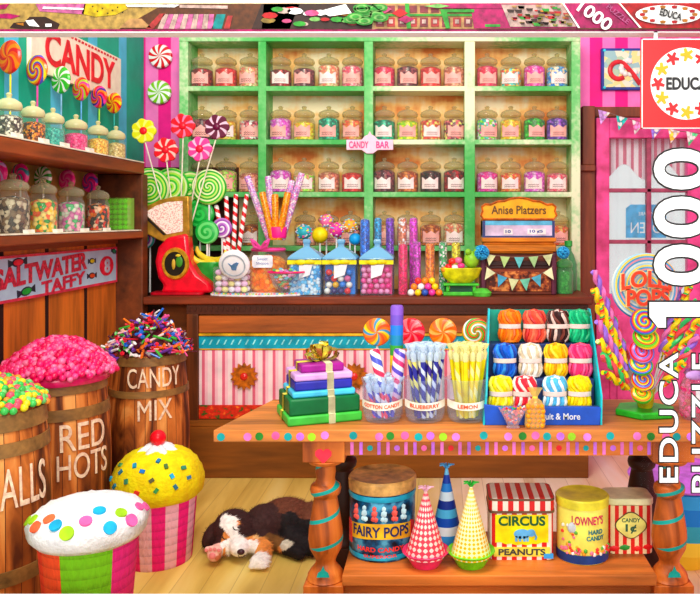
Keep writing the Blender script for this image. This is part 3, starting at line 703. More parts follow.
barrel(X(-14, D3), D3, .205, .80, 'wooden barrel lettered BALLS, cut by the left edge', [('BALLS', .555, .205, .13, .0)], [(.735, .79), (.655, .70), (.24, .29)], 1.02)
rh = random.Random(8)
def heap(name, x, y, z, R, ht, r, cols_, n, label, squash=1, sub=2):
    m = MB()
    m.m = 0; m.lathe([(0, -.04), (R*.9, -.03), (R*.86, .0), (R*.6, ht*.6), (R*.3, ht*.88), (0, ht*.93)], 24)
    for i in range(n):
        a = i*2.39996; q_ = math.sqrt((i+.5)/n); rr = R*q_; z_ = ht*math.cos(q_*PI/2)**.8
        m.m = i*7 % len(cols_) if len(cols_) < 3 else rh.randrange(len(cols_))
        m.ball((rr*math.cos(a)+rh.uniform(-1, 1)*r*.3, rr*math.sin(a)+rh.uniform(-1, 1)*r*.3, z_+rh.uniform(-.3, .5)*r), r*rh.uniform(.85, 1.1), sub, (1, 1, squash))
    o = m.build(name, [plain(c, .22, .12, 40) for c in cols_], None, (x, y, z), sharp=180)
    return tag(o, label, 'candy', None, 'stuff')
heap('red_hot_candies', X(58, D2), D2, .80, .222, .135, .014, [(240, 40, 110), (250, 80, 140), (214, 14, 84), (255, 120, 160)], 620, 'heap of small glossy pink red candies overflowing the RED HOTS barrel')
heap('gum_balls', X(-14, D3), D3, .80, .19, .09, .013, [(250, 220, 50), (250, 90, 110), (70, 190, 90), (250, 150, 60), (120, 210, 120)], 420, 'heap of small yellow, pink and green balls in the BALLS barrel')
m = MB(); MX = [(226, 40, 60), (250, 240, 235), (110, 60, 160), (70, 170, 60), (40, 110, 200), (244, 120, 40), (80, 24, 34), (240, 90, 150), (250, 190, 190)]
m.m = 6; m.lathe([(0, -.04), (.15, -.03), (.14, 0), (.1, .07), (.05, .11), (0, .125)], 20)
for i in range(330):
    a = rh.uniform(0, 2*PI); q_ = math.sqrt(rh.random()); rr = .195*q_; z_ = .155*math.cos(q_*PI/2)**.9
    c = Vector((rr*math.cos(a), rr*math.sin(a), z_+rh.uniform(-.01, .015))); d_ = Vector((rh.uniform(-1, 1), rh.uniform(-1, 1), rh.uniform(-.3, .8))).normalized()
    m.m = rh.randrange(len(MX)); L = rh.uniform(.02, .055)
    if rh.random() < .5: m.tube([c-d_*L*.7, c+d_*L], rh.uniform(.003, .007), 6)
    elif rh.random() < .5:
        T = Matrix.Translation(c) @ d_.to_track_quat('X', 'Z').to_matrix().to_4x4()
        m.ball((0, 0, 0), .012, 1, (1.3, 1, .8), T); m.lathe([(.002, .01), (.012, .026)], 6, T @ Matrix.Rotation(PI/2, 4, 'Y')); m.lathe([(.002, .01), (.012, .026)], 6, T @ Matrix.Rotation(-PI/2, 4, 'Y'))
    else: m.ball(tuple(c), .012, 1)
tag(m.build('wrapped_candies', [plain(c, .25, .1, 40) for c in MX], None, (X(149, D1), D1, .80)), 'heap of mixed wrapped sweets and sticks overflowing the CANDY MIX barrel', 'candy', None, 'stuff')
# ------------------------------------------------------------ cupcake pinatas
def cupcake(x, y, r0, r1, hc, rt, ht, label, cup, frost, dots, rz=0):
    c = thing('cupcake_pinata', label, 'pinata', (x, y, 0), (0, 0, rz))
    MB().lathe([(0, 0), (r0, 0), (r0+.004, .01), (r1, hc), (0, hc)], 56).build('wrapper', cup, c)
    prof = [(0, hc-.02), (rt*.88, hc-.02), (rt*.98, hc), (rt*1.0, hc+.03)]+[(rt*math.cos(k*PI/2/9)**.72, hc+.03+ht*math.sin(k*PI/2/9)) for k in range(1, 9)]+[(0, hc+.03+ht)]
    vs = MB(); vs.lathe(prof, 56)
    for i, p in enumerate(vs.v):
        n_ = noise.noise(Vector(p)*28)*.006+noise.noise(Vector(p)*80)*.004; q = Vector((p[0], p[1], 0)); 
        if q.length > .01: q = q.normalized()*n_; vs.v[i] = (p[0]+q.x, p[1]+q.y, p[2]+n_*.6)
    vs.build('frosting', frost, c, sharp=180)
    def P(az, el):
        rr = rt*math.cos(el)**.72; return Vector((rr*math.sin(az), -rr*math.cos(az), hc+.03+ht*math.sin(el)))
    for az, el, s_, cc, sq in dots:
        az *= 1.0 if sq else 1.35
        s_ *= 1.12 if not sq else 1.0
        p = P(az, el); n_ = (P(az, el+.02)-P(az, el-.02)).cross(P(az+.02, el)-P(az-.02, el)).normalized()
        if n_.dot(Vector((p.x, p.y, p[2]-hc))) < 0: n_ = -n_
        T = Matrix.Translation(p+n_*.002) @ n_.to_track_quat('Z', 'Y').to_matrix().to_4x4()
        if sq: MB().box(-s_, s_, -s_*.7, s_*.7, -.004, .005, T @ Matrix.Rotation(az*3, 4, 'Z')).build('sprinkle', plain(cc, .7), c)
        else: MB().lathe([(s_, -.005), (s_, .004), (0, .005)], 16, T).build('paper_dot', plain(cc, .7), c)
    return c
CB, CG, CP, CO = (30, 160, 200), (160, 204, 40), (240, 100, 160), (246, 110, 70)
wd_ = 2.56
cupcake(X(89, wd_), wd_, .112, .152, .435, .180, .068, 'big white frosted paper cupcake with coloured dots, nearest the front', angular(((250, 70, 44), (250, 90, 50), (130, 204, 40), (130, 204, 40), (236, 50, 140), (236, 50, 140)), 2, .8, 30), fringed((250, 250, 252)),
    [(-.95, .55, .015, CG, 0), (-.62, .78, .016, CO, 0), (-.75, .42, .016, CO, 0), (-.42, .62, .017, CB, 0), (-.22, .36, .019, CG, 0), (.0, .74, .017, CP, 0), (.3, .34, .018, CB, 0), (.62, .34, .018, CP, 0), (.55, .74, .016, CG, 0), (.25, 1.05, .017, CB, 0), (.95, .6, .014, CP, 0), (1.1, .4, .014, CP, 0), (-1.1, .35, .014, CG, 0)], .35)
yd = 3.37
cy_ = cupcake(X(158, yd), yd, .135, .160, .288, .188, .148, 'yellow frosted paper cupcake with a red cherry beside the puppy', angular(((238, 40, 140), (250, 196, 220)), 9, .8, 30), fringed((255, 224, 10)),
    [(az, el, .010, cc, 1) for az, el, cc in ((-1.1, .3, CB), (-.7, .6, (40, 110, 140)), (-.75, .2, (40, 120, 150)), (-.35, .85, CB), (-.4, .4, (60, 130, 100)), (-.1, .14, (226, 60, 40)), (-.05, .7, (30, 120, 200)), (.2, .45, (90, 90, 60)), (.3, .18, (60, 150, 80)), (.55, .8, (90, 130, 70)), (.65, .5, CB), (.7, .2, (50, 110, 130)), (1.05, .35, (60, 120, 150)), (1.0, .65, (60, 140, 110)), (-.95, .75, (80, 150, 90)), (.35, 1.0, (40, 120, 170)))])
m = MB(); pr = [(0, .42), (.085, .395)]
pts = []
for k in range(40): pts.append(k)
ring = MB(); prof = [(0, .470), (.03, .482), (.06, .468), (.094, .434), (.104, .418), (.094, .41), (0, .41)]; ring.lathe(prof, 40)
for i, p in enumerate(ring.v):
    a = math.atan2(p[1], p[0]); f_ = 1+.12*math.cos(7*a); ring.v[i] = (p[0]*f_, p[1]*f_, p[2]+.004*math.cos(7*a))
ring.build('cream_top', fringed((250, 250, 250)), cy_, sharp=180)
MB().ball((0, 0, .508), .033, 3).build('cherry', plain((236, 24, 40), .3), cy_)
# ------------------------------------------------------------ long table
TD = 2.457; TZ = .78
tw_ = wood((196, 122, 62), 'x', 10, .45, 1.25); twz = wood((206, 118, 56), 'z', 9, .5, 1.25)
tb = thing('display_table', 'long wooden display table with painted dots and turned striped legs', 'table', (0, 0, 0))
MB().prismz([(X(213, TD), TD), (.95, TD), (.95, 2.88), (-.60, 2.88)], TZ-.038, TZ).build('tabletop', tw_, tb, bevel=.004)
for bb_ in ((-.345, .93, 2.48, 2.50, .695, .742), (-.35, .93, 2.83, 2.85, .66, .742), (-.35, -.33, 2.5, 2.83, .68, .742)): MB().box(*bb_).build('apron', wood((206, 116, 52), 'x', 8, .5, 1.25), tb)
DC = [(230, 120, 190), (0, 150, 150), (40, 120, 40), (190, 110, 210), (150, 200, 40), (250, 100, 160), (200, 30, 40), (60, 40, 40)]
k = 0; rdt = random.Random(4)
class PD_:
    def __init__(s): s.m = 0
    def fin(s, q): q.build('painted_dot', plain(DC[s.m], .5), tb)
    def disc(s, *a): s.fin(MB().disc(*a))
    def box(s, *a): s.fin(MB().box(*a))
m = PD_()
for px in range(222, 702, 13):
    m.m = [1, 7, 0, 2, 5, 1, 3, 4, 0, 7][k % 10]; k += 1
    if m.m == 7: continue
    m.disc(X(px, TD)+rdt.uniform(-.006, .006), .761+rdt.uniform(-.003, .003), .0125, TD-.0012, TD+.001, 12)
for px in range(352, 690, 9):
    if k % 3: m.m = [3, 0][k % 2]; m.box(X(px, 2.48)-.005, X(px, 2.48)+.005, 2.4788, 2.481, .698, .74)
    else: m.m = [6, 1, 3, 5][k//3 % 4]; m.disc(X(px, 2.48), .718, .009, 2.4788, 2.481, 10)
    k += 1
t = NT('leg_wood'); a_, r_, o_ = polar(t, 'x', 'y')
fr = t.math('FRACT', t.math('ADD', t.math('ADD', a_, t.math('DIVIDE', o_[2], -.085)), 50))
band = t.math('MULTIPLY', t.math('MULTIPLY', t.math('GREATER_THAN', fr, .86), t.math('LESS_THAN', o_[2], .655)), t.math('GREATER_THAN', o_[2], .40))
wv = t.noise(9, 7, (1, 1, .14), .6)
wc = t.ramp(wv, [(.32, (90, 40, 14)), (.44, (178, 92, 36)), (.55, (206, 118, 50)), (.7, (242, 176, 104))])
legm = t.out(t.mix(band, wc, lin((20, 150, 140))), .45)
lprof = [(.030, .66), (.032, .634), (.029, .612), (.034, .600), (.047, .592), (.049, .58), (.046, .566), (.036, .556), (.039, .54), (.046, .50), (.053, .455), (.055, .425), (.050, .395), (.038, .372), (.031, .356), (.033, .345), (.046, .33), (.056, .315), (.058, .30), (.058, .297)]
for lx, ly, mt in ((-.36, 2.52, legm), (.722, 2.52, legm), (-.34, 2.80, wood((66, 34, 20), 'z', 8)), (.706, 2.80, wood((66, 34, 20), 'z', 8))):
    m = MB().box(-.065, .065, -.05, .05, .675, .742)
    m.lathe([(.0, .678), (.06, .675), (.052, .662)]+lprof+[(0, .297)], 28)
    m.box(-.062, .062, -.055, .055, .0, .297)
    m.build('leg', mt, tb, (lx, ly, 0), bevel=.004)
m = MB(); m.prism([(0, .712), (-.006, .718), (-.016, .718), (-.025, .71), (-.025, .698), (0, .672), (.025, .698), (.025, .71), (.016, .718), (.006, .718)], -.002, 0)
m.build('painted_heart', plain((236, 50, 70), .5), tb, (-.36, 2.47, 0))
for lx in (-.36, .722):
    m = MB(); m.prism([(-.02, .325), (.02, .325), (.016, .338), (.006, .345), (0, .36), (-.006, .345), (-.016, .338)], -.0045, -.001); m.build('painted_motif', plain((20, 150, 140), .5), tb, (lx, 2.465, 0), (.0, 0, 0))
SZ = .336
MB().box(-.30, .665, 2.45, 2.80, SZ-.033, SZ).box(-.31, .68, 2.50, 2.53, .25, SZ-.03).build('lower_shelf', wood((214, 124, 58), 'x', 8, .5, 1.25), tb, bevel=.003)
# ------------------------------------------------------------ tins on the lower shelf
def tin(name, label, cat, px, d, R, h, body, lid, loc_x=None):
    o = thing(name, label, cat, (X(px, d), d, SZ)); return o
t = NT('dark_blue_tin'); f = t.noise(22, 5)
dbt = t.out(t.ramp(f, [(.4, (16, 26, 40)), (.52, (10, 80, 120)), (.66, (90, 170, 200))]), .3)
fp = thing('fairy_pops_tin', 'round dark blue FAIRY POPS tin with a brown lid on the lower shelf', 'tin', (-.19, 2.645, SZ))
R = .108
MB().lathe([(0, .001), (R-.003, .001), (R, .006), (R, .215), (R-.003, .225), (0, .226)], 44).build('body', dbt, fp)
MB().lathe([(R+.001, .205), (R+.003, .214), (R+.001, .223)], 44).build('rim', plain((40, 160, 190), .3), fp); MB().lathe([(R+.001, .008), (R+.002, .016), (R+.001, .024)], 44).build('rim', plain((40, 160, 190), .3), fp)
MB().lathe([(R-.004, .226), (R+.003, .228), (R+.004, .262), (R-.002, .27), (R-.012, .266), (0, .266)], 44).build('lid', plain((206, 150, 90), .35, .3, 25), fp)
m = MB(); 
vs = []; fs = []; n = 20
for k in range(n+1):
    a = -1.25+2.5*k/n; dz = .006*math.cos(a*2.2)
    for z in (.075+dz, .128+dz): vs.append(((R+.0015)*math.sin(a), -(R+.0015)*math.cos(a), z))
for k in range(n): fs.append((2*k, 2*k+2, 2*k+3, 2*k+1))
m.add(vs, fs); m.build('banner', plain((246, 180, 50), .4), fp, recalc=False)
MB().text('FAIRY POPS', 0, .105, .20, .036, -.002, .001, warp=cyl(R), off=.02, maxe=.02).build('lettering', plain((30, 40, 90), .4), fp)
MB().text('HARD CANDY', 0, .045, .16, .016, -.001, .001, warp=cyl(R), off=.03, maxe=.02).text('SUPERIOR', 0, .022, .11, .01, -.001, .001, warp=cyl(R), off=.02, maxe=.02).build('small_lettering', plain((230, 60, 50), .4), fp)
m = MB()
for k, xx in enumerate((-.085, -.052, -.018, .012, .046, .078)):
    m.m = k % 2; w = cyl(R)
    for (dx, zz, rr) in ((0, .185, .008), (0, .168, .011), (-.004, .15, .008), (.005, .148, .008)):
        p = w(xx+dx, -.002, zz); m.ball(p, rr, 1, (1, .4, 1.2))
m.build('figure', [plain((230, 90, 80), .4), plain((190, 220, 235), .4)], fp)
for sx in (-1, 1):
    m = MB(); m.prism([(-.012, .05), (.012, .05), (.012, .12), (-.012, .13)], -.002, .001, Matrix.Rotation(sx*1.15, 4, 'Z') @ Matrix.Translation((0, -R-.001, 0))); m.build('red_ribbon', plain((210, 40, 40), .4), fp)
# circus tin
ci = thing('circus_tin', 'rectangular red striped CIRCUS tin with yellow front and blue elephant', 'tin', (.262, 2.636, SZ))
W_, Dp, Hh = .205, .15, .215
MB().prismz(rrect(W_, Dp, .02), .001, .168).build('body', stripes((((214, 40, 40), 1), ((250, 240, 225), 1)), .032, 'x', .4), ci)
MB().prismz(rrect(W_+.006, Dp+.006, .022), .17, Hh).build('lid', stripes((((214, 44, 44), 1), ((250, 240, 225), 1)), .034, 'x', .4, .3), ci, bevel=.003)
for ra, rb_ in ((.164, .172), (.207, .2142)): MB().prismz(rrect(W_+.009, Dp+.009, .022), ra, rb_).build('rim', plain((110, 80, 60), .4), ci)
yb = -Dp/2
p = [(-.085, .158)]+[(-.085+.17*k/10, .062-.010*math.sin(PI*k/10)+.004*(k % 2)) for k in range(11)]+[(.085, .158)]
MB().prism(p, yb-.0015, yb+.001).build('yellow_front', plain((248, 216, 24), .4), ci)
MB().text('CIRCUS', 0, .137, .15, .034, yb-.0015, .001, off=.035).build('lettering', plain((30, 90, 50), .4), ci)
MB().text('PEANUTS', 0, .03, .15, .022, yb-.0035, .001, off=.03).build('lower_lettering', plain((60, 60, 60), .4), ci)
MB().box(-.09, .09, yb-.003, yb, .014, .046).build('lower_band', plain((240, 214, 90), .4), ci)
m = MB().disc(0, .092, .026, yb-.003, yb, 16, None, .017).disc(.03, .096, .013, yb-.004, yb, 12).disc(.024, .098, .009, yb-.005, yb, 10)
for xx in (-.018, -.006, .008, .018): m.box(xx-.004, xx+.004, yb-.003, yb, .066, .085)
m.tube([(.04, yb-.002, .095), (.046, yb-.002, .082), (.043, yb-.002, .072)], .0035, 6)
m.build('elephant', plain((100, 170, 220), .4), ci)
MB().box(.07, .1, yb-.006, yb, .008, .024).build('blue_mark', plain((60, 150, 220), .4), ci)
# lowney tin
lw = thing('hard_candy_tin', 'round pale yellow hard candy tin with pictured sweets, between CIRCUS and 1 cent tins', 'tin', (.462, 2.60, SZ)); R = .083
MB().lathe([(0, .001), (R-.002, .001), (R, .006), (R, .18), (R-.002, .185), (0, .186)], 40).build('body', plain((240, 226, 110), .35, .08), lw)
MB().lathe([(R-.004, .186), (R+.003, .187), (R+.004, .212), (R-.001, .217), (R-.01, .213), (0, .213)], 40).build('lid', plain((226, 210, 70), .35), lw)
MB().lathe([(R+.0012, .004), (R+.0014, .006), (R+.0014, .032), (R+.0012, .034)], 40).build('blue_base_band', plain((30, 60, 120), .4), lw)
MB().text("LOWNEY'S", .005, .152, .105, .03, -.001, .001, warp=cyl(R), off=.02, maxe=.02).build('lettering', plain((200, 50, 90), .4), lw)
MB().text('HARD', .03, .113, .05, .016, -.001, .001, warp=cyl(R), off=.03, maxe=.02).text('CANDY', .03, .092, .062, .016, -.001, .001, warp=cyl(R), off=.03, maxe=.02).build('blue_lettering', plain((30, 110, 120), .4), lw)
m = MB()
for k in range(60):
    xx = rdt.uniform(-.095, .10); top = .13 if xx < -.03 else .055
    m.m = rdt.randrange(5); m.ball(cyl(R)(xx, 0, rdt.uniform(.034, top)), rdt.uniform(.005, .008), 1, (1, 1, 1))
m.build('pictured_sweets', [plain(c, .4) for c in ((226, 60, 50), (246, 160, 50), (250, 240, 220), (90, 160, 60), (236, 120, 140))], lw)
MB().ball(cyl(R)(-.045, 0, .125), .018, 2, (.9, .35, 1.1)).build('scoop', plain((200, 205, 210), .3), lw)
# penny candy tin
pc = thing('penny_candy_tin', 'red and cream striped tin marked CANDY 1 cent at the right end of the shelf', 'tin', (.622, 2.665, SZ))
W_, Dp = .150, .115
MB().prismz(rrect(W_, Dp, .025), .001, .175).build('body', stripes((((216, 44, 36), 1), ((252, 230, 180), 1)), .026, 'x', .4), pc)
MB().prismz(rrect(W_+.006, Dp+.006, .027), .176, .2).build('lid', plain((232, 236, 180), .4), pc, bevel=.004)
yb = -Dp/2
ov = [(.046*math.cos(2*PI*k/32)*(1+.06*math.cos(8*PI*k/32)), .105+.042*math.sin(2*PI*k/32)*(1+.08*math.cos(8*PI*k/32))) for k in range(32)]
MB().prism([(x*1.08, .105+(z-.105)*1.08) for x, z in ov], yb-.002, yb).build('medallion_edge', plain((90, 70, 40), .4), pc)
MB().prism(ov, yb-.003, yb-.001).build('medallion', plain((240, 226, 130), .4), pc)
MB().text('CANDY', 0, .124, .06, .015, yb-.003, .001, off=.02).text('1¢', .0, .093, .036, .034, yb-.003, .001, off=.03).build('lettering', plain((50, 90, 70), .4), pc)
m = MB()
for xx, zz, w2, cc in ((-.055, .02, .022, 0), (-.02, .024, .02, 1), (.02, .02, .016, 0), (.055, .026, .018, 0)): m.m = cc; m.ball((xx, yb, zz), .01, 1, (w2/.01, .3, 1.1))
m.build('pictured_sweets', [plain((224, 40, 40), .4), plain((50, 150, 60), .4)], pc)
# party hats in bowls
def hat(x, y, r, h, bowl, conem, tuft, label, cup_h=.048, tb_=True):
    o = thing('party_hat', label, 'party hat', (x, y, SZ))
    if bowl: MB().lathe([(0, .001), (r*.62, .001), (r*.68, .006), (r*.95, cup_h*.8), (r*1.12, cup_h), (r*1.1, cup_h+.003), (r*.9, cup_h*.86), (0, cup_h*.6)], 32).build('bowl', plain(bowl, .3), o)
    b0 = cup_h*.7 if bowl else .001
    MB().lathe([(0, b0), (r*.93, b0), (r*.95, b0+.004), (.004, h), (0, h+.002)], 36).build('cone', conem, o)
    m = MB()
    for k in range(7):
        a = k*.9; m.tube([(0, 0, h-.004), (.012*math.cos(a), .012*math.sin(a), h+.012), (.026*math.cos(a), .01*math.sin(a), h+.012-.004*(k % 3))], [.003, .004, .002], 5)
    m.build('tassel', plain(tuft, .5), o)
hat(-.045, 2.525, .067, .235, (240, 60, 110), diamonds((236, 70, 90), (250, 226, 216), 9, 190), (250, 180, 200), 'pink diamond patterned party hat cone standing in a pink bowl')
hat(.098, 2.525, .068, .25, (120, 210, 40), diamonds((250, 250, 200), (248, 196, 20), 12, 260), (50, 170, 60), 'yellow dotted party hat cone standing in a green bowl')
hat(.022, 2.66, .062, .265, None, rings(((30, 60, 150), (60, 150, 220), (240, 246, 250), (20, 80, 180), (90, 190, 235), (20, 50, 140), (220, 240, 250), (40, 130, 210), (20, 60, 160), (120, 200, 240)), 0, .27), (90, 170, 240), 'blue and white banded party hat cone behind the bowls')
# rainbow object at the right end
rb = thing('rainbow_drum', 'rainbow banded round container under the table at the right edge', 'container', (1.02, 3.35, 0))
MB().lathe([(0, 0), (.10, 0), (.17, .12), (.19, .26), (.19, .33), (.12, .345), (0, .345)], 36).build('body', rings(((240, 200, 60), (250, 220, 80), (60, 170, 190), (30, 130, 210), (60, 170, 230)), 0, .345), rb)
MB().lathe([(0, .346), (.22, .346), (.23, .356), (.16, .39), (0, .395)], 36).build('lid', plain((190, 110, 210), .5), rb)

fp.scale.z = .93; ci.scale.z = .92; lw.scale.z = .93; pc.scale.z = .90
# ------------------------------------------------------------ gifts on the table
ga = .37; gx, gy = -.398, 2.625
z0 = TZ+.0005; GG = 'stacked gift boxes on the table'
gl = [(.240, .205, .030, (70, 180, 70), 'flat light green gift box at the bottom of the stack'), (.228, .194, .052, (6, 96, 50), 'thick dark green gift box, second from the bottom'),
      (.204, .174, .020, (80, 190, 226), 'thin sky blue gift box in the middle of the stack'), (.186, .158, .030, (44, 44, 150), 'navy blue gift box below the lilac one'),
      (.188, .160, .022, (216, 166, 222), 'thin lilac gift box below the purple one'), (.140, .122, .026, (150, 24, 130), 'small purple gift box on top of the stack')]
zz = z0; prof_g = []
for wd, dp, h_, cc, lb in gl:
    o = MB().box(-wd/2, wd/2, -dp/2, dp/2, 0, h_).build('gift_box', plain(cc, .4, .12, 14), None, (gx, gy, zz), (0, 0, ga), bevel=.006); tag(o, lb, 'gift', GG)
    prof_g.append((wd/2, dp/2, zz, zz+h_)); zz += h_+.0005
rbn = thing('gift_ribbon', 'cream and yellow ribbon with a shiny gold bow tied round the gift stack', 'ribbon', (gx, gy, 0), (0, 0, ga))
def ribbon(side, off, col, wd=.011):
    pts = [(0, prof_g[-1][3]+.002)]
    for w2, d2, a, b in reversed(prof_g):
        e = (d2 if side == 'y' else w2)+.003; pts += [(e, b), (e, a)]
    m = MB()
    for (a, b) in zip(pts, pts[1:]):
        if side == 'y': q_ = [(off-wd, -a[0], a[1]), (off+wd, -a[0], a[1]), (off+wd, -b[0], b[1]), (off-wd, -b[0], b[1])]
        else: q_ = [(-a[0], off-wd, a[1]), (-a[0], off+wd, a[1]), (-b[0], off+wd, b[1]), (-b[0], off-wd, b[1])]
        m.add(q_+[(x, y, z+.0015) for x, y, z in q_], [(0, 1, 2, 3), (7, 6, 5, 4), (0, 1, 5, 4), (1, 2, 6, 5), (2, 3, 7, 6), (3, 0, 4, 7)])
    return m.build('ribbon_band', plain(col, .4), rbn)
ribbon('y', .02, (250, 236, 190)); ribbon('x', .0, (244, 216, 90))
m = MB(); zt = zz+.008; bxx = .01
for k in range(15):
    a = k*2.4; el = .25+.9*((k % 4)/3.5); d_ = Vector((math.cos(a)*math.cos(el), math.sin(a)*math.cos(el), math.sin(el))); up = d_.cross(Vector((0, 0, 1))).normalized()
    side = d_.cross(up).normalized(); L = .060
    pts = [Vector((bxx, 0, zt))+d_*L*(1-math.cos(t_*PI/4))/2*1.0+side*.015*math.sin(t_*PI/4) for t_ in range(9)]
    vs = []
    for p in pts: vs += [p-up*.009, p+up*.009]
    m.add(vs, [(2*i, 2*i+1, 2*i+3, 2*i+2) for i in range(8)])
m.ball((bxx, 0, zt+.008), .013, 2)
m.build('bow', plain((236, 190, 80), .18, .25, 60, .85), rbn, recalc=False)
# ------------------------------------------------------------ glass pots with candy sticks
PD = 2.585
def pot(px, label, word, R=.067, h=.135):
    o = thing('glass_pot', label, 'glass pot', (X(px, PD), PD, TZ+.0005), None, 'glass pots of candy sticks')
    MB().lathe([(0, .001), (R*.8, .001), (R*.93, .012), (R, .04), (R, h-.015), (R*1.05, h), (R*1.0, h+.002), (R*.95, h-.012), (R*.95, .03), (R*.85, .012), (0, .008)], 32).build('glass_body', glass((244, 247, 253), .04), o)
    m = MB(); vs = []; fs = []; n = 16
    for k in range(n+1):
        a = -1.15+2.3*k/n; dz = -.008*math.cos(a*1.3)
        for z in (.052+dz, .076+dz): vs.append(((R+.003)*math.sin(a), -(R+.003)*math.cos(a), z))
    for k in range(n): fs.append((2*k, 2*k+2, 2*k+3, 2*k+1))
    m.add(vs, fs); m.build('label_band', plain((254, 240, 214), .5), o, recalc=False)
    def wf(x, y, z):
        p = cyl(R+.003)(x, y, z); return (p[0], p[1], p[2]-.008*math.cos(x/R*1.3))
    MB().text(word, 0, .064, .014*len(word)*.62+.02, .012, -.001, .001, warp=wf, off=.02, maxe=.02).build('lettering', plain((226, 90, 50), .5), o)
    return o
pot(383, 'glass pot of wrapped pink and blue sticks, left of the three on the table', 'COTTON CANDY')
pot(425, 'glass pot of dark blue striped candy sticks, middle of the three on the table', 'BLUEBERRY')
pot(467, 'glass pot of yellow candy sticks labelled LEMON on the table', 'LEMON')
rs_ = random.Random(21)
def stick_fan(px, n, mat_list, L, label, group, wrap, r=.0076, R=.048):
    base_o = None
    for i in range(n):
        a = i*2.39996; q_ = math.sqrt((i+.5)/n)*R
        bx_, by_ = X(px, PD)+q_*.62*math.cos(a), PD+q_*.62*math.sin(a)
        tx, ty = X(px, PD)+q_*1.32*math.cos(a), PD+q_*1.32*math.sin(a)
        d_ = Vector((tx-bx_, ty-by_, L)).normalized(); rot = d_.to_track_quat('Z', 'Y').to_euler(); LL_ = L*rs_.uniform(.94, 1.06)
        if base_o is None:
            s_ = thing('candy_stick', label, 'candy stick', (bx_, by_, TZ+.012), rot, group)
            MB().tube([(0, 0, 0), (0, 0, L-.03), (0, 0, L-.027)], [r, r, r*.6], 8).build('candy', mat_list[0], s_)
            MB().lathe([(r*1.1, L-.05), (r*1.25, L-.03), (r*.5, L-.02), (r*1.3, L-.004), (r*1.5, L)], 8).build('wrapper_end', wrap, s_)
            base_o = s_
        else:
            s_ = copy_tree(base_o); s_.location = (bx_, by_, TZ+.012); s_.rotation_euler = rot
            mt = mat_list[i % len(mat_list)]
            if i % len(mat_list):
                for ch in s_.children:
                    if ch.name.startswith('candy'): ch.data = ch.data.copy(); ch.data.materials[0] = mt
wrap1 = glass((224, 238, 250), .55, .3); wrap2 = glass((250, 246, 190), .55, .3)
stick_fan(425, 22, [helix((NAVY, NAVY, (210, 220, 240)), .05), helix(((60, 40, 130), (240, 240, 200)), .06), helix((NAVY, (230, 220, 120), NAVY), .07)], .235, 'dark blue and white wrapped candy stick packed in the middle glass pot', 'blue candy sticks in the middle pot', wrap1)
stick_fan(467, 22, [helix(((252, 216, 10), (252, 230, 60), (250, 240, 160)), .07), plain((252, 214, 10), .3)], .235, 'yellow wrapped candy stick packed in the LEMON glass pot', 'yellow candy sticks in the lemon pot', wrap2)
stick_fan(383, 14, [helix(((90, 70, 190), (240, 240, 250), (240, 80, 120)), .06), helix(((240, 240, 250), (80, 90, 200)), .05)], .135, 'short blue, white and pink twisted stick packed in the left glass pot', 'short sticks in the left pot', wrap1, r=.0075)
def bigstick(px0, py0, px1, py1, d, r, mat, label, name='candy_stick', cat='candy stick', seg=12, group=None):
    a = Vector((X(px0, d), d, Z(py0, d))); b = Vector((X(px1, d), d, Z(py1, d))); L = (b-a).length
    o = MB().lathe([(0, 0), (r*.9, .002), (r, .008), (r, L-.008), (r*.85, L-.001), (0, L)], seg).build(name, mat, None, a, (b-a).to_track_quat('Z', 'Y').to_euler())
    return tag(o, label, cat, group)
bigstick(386, 405, 374, 349, 2.575, .017, helix(((250, 244, 246), (226, 50, 90), (250, 240, 240), (80, 90, 190)), .08), 'fat white stick with red swirls leaning left in the left pot')
bigstick(394, 405, 400, 349, 2.585, .020, helix(((236, 190, 220), (90, 70, 180), (250, 236, 244), (220, 60, 120)), .06), 'fat pink and violet wrapped stick in the left pot, leaning right')
bigstick(396, 405, 397, 305, 2.632, .0215, rings(((240, 120, 40), (240, 120, 40), (245, 110, 30), (250, 170, 30), (250, 214, 30), (60, 160, 60), (30, 130, 170), (40, 120, 210), (110, 80, 180), (130, 90, 190)), 0, .33), 'tall rainbow banded candy stick rising from the left pot')
GP = 'round swirl lollipops in a row behind the pots'
for px, cc, n_, tw2, lb in ((377, (ORANGE, YEL, (60, 150, 190), ORANGE, (240, 90, 40)), 4, 12, 'orange lollipop with blue swirls, leftmost behind the glass pots'), (411, (RED, (246, 110, 120), (220, 20, 60)), 6, 12, 'red swirl lollipop right of the rainbow stick'),
                        (443, (ORANGE, (250, 180, 90), (240, 100, 20)), 6, 12, 'all orange swirl lollipop behind the middle pot'), (476, ((230, 60, 40), (90, 170, 70), WHITE, (250, 170, 40), GREEN), 2, 36, 'green, red and orange swirl lollipop beside the liquorice tray')):
    pop(px, 332, 2.82, .0495, swirl(cc, n_, tw2), lb, TZ+.0005, WHITE, group=GP, th=.009)
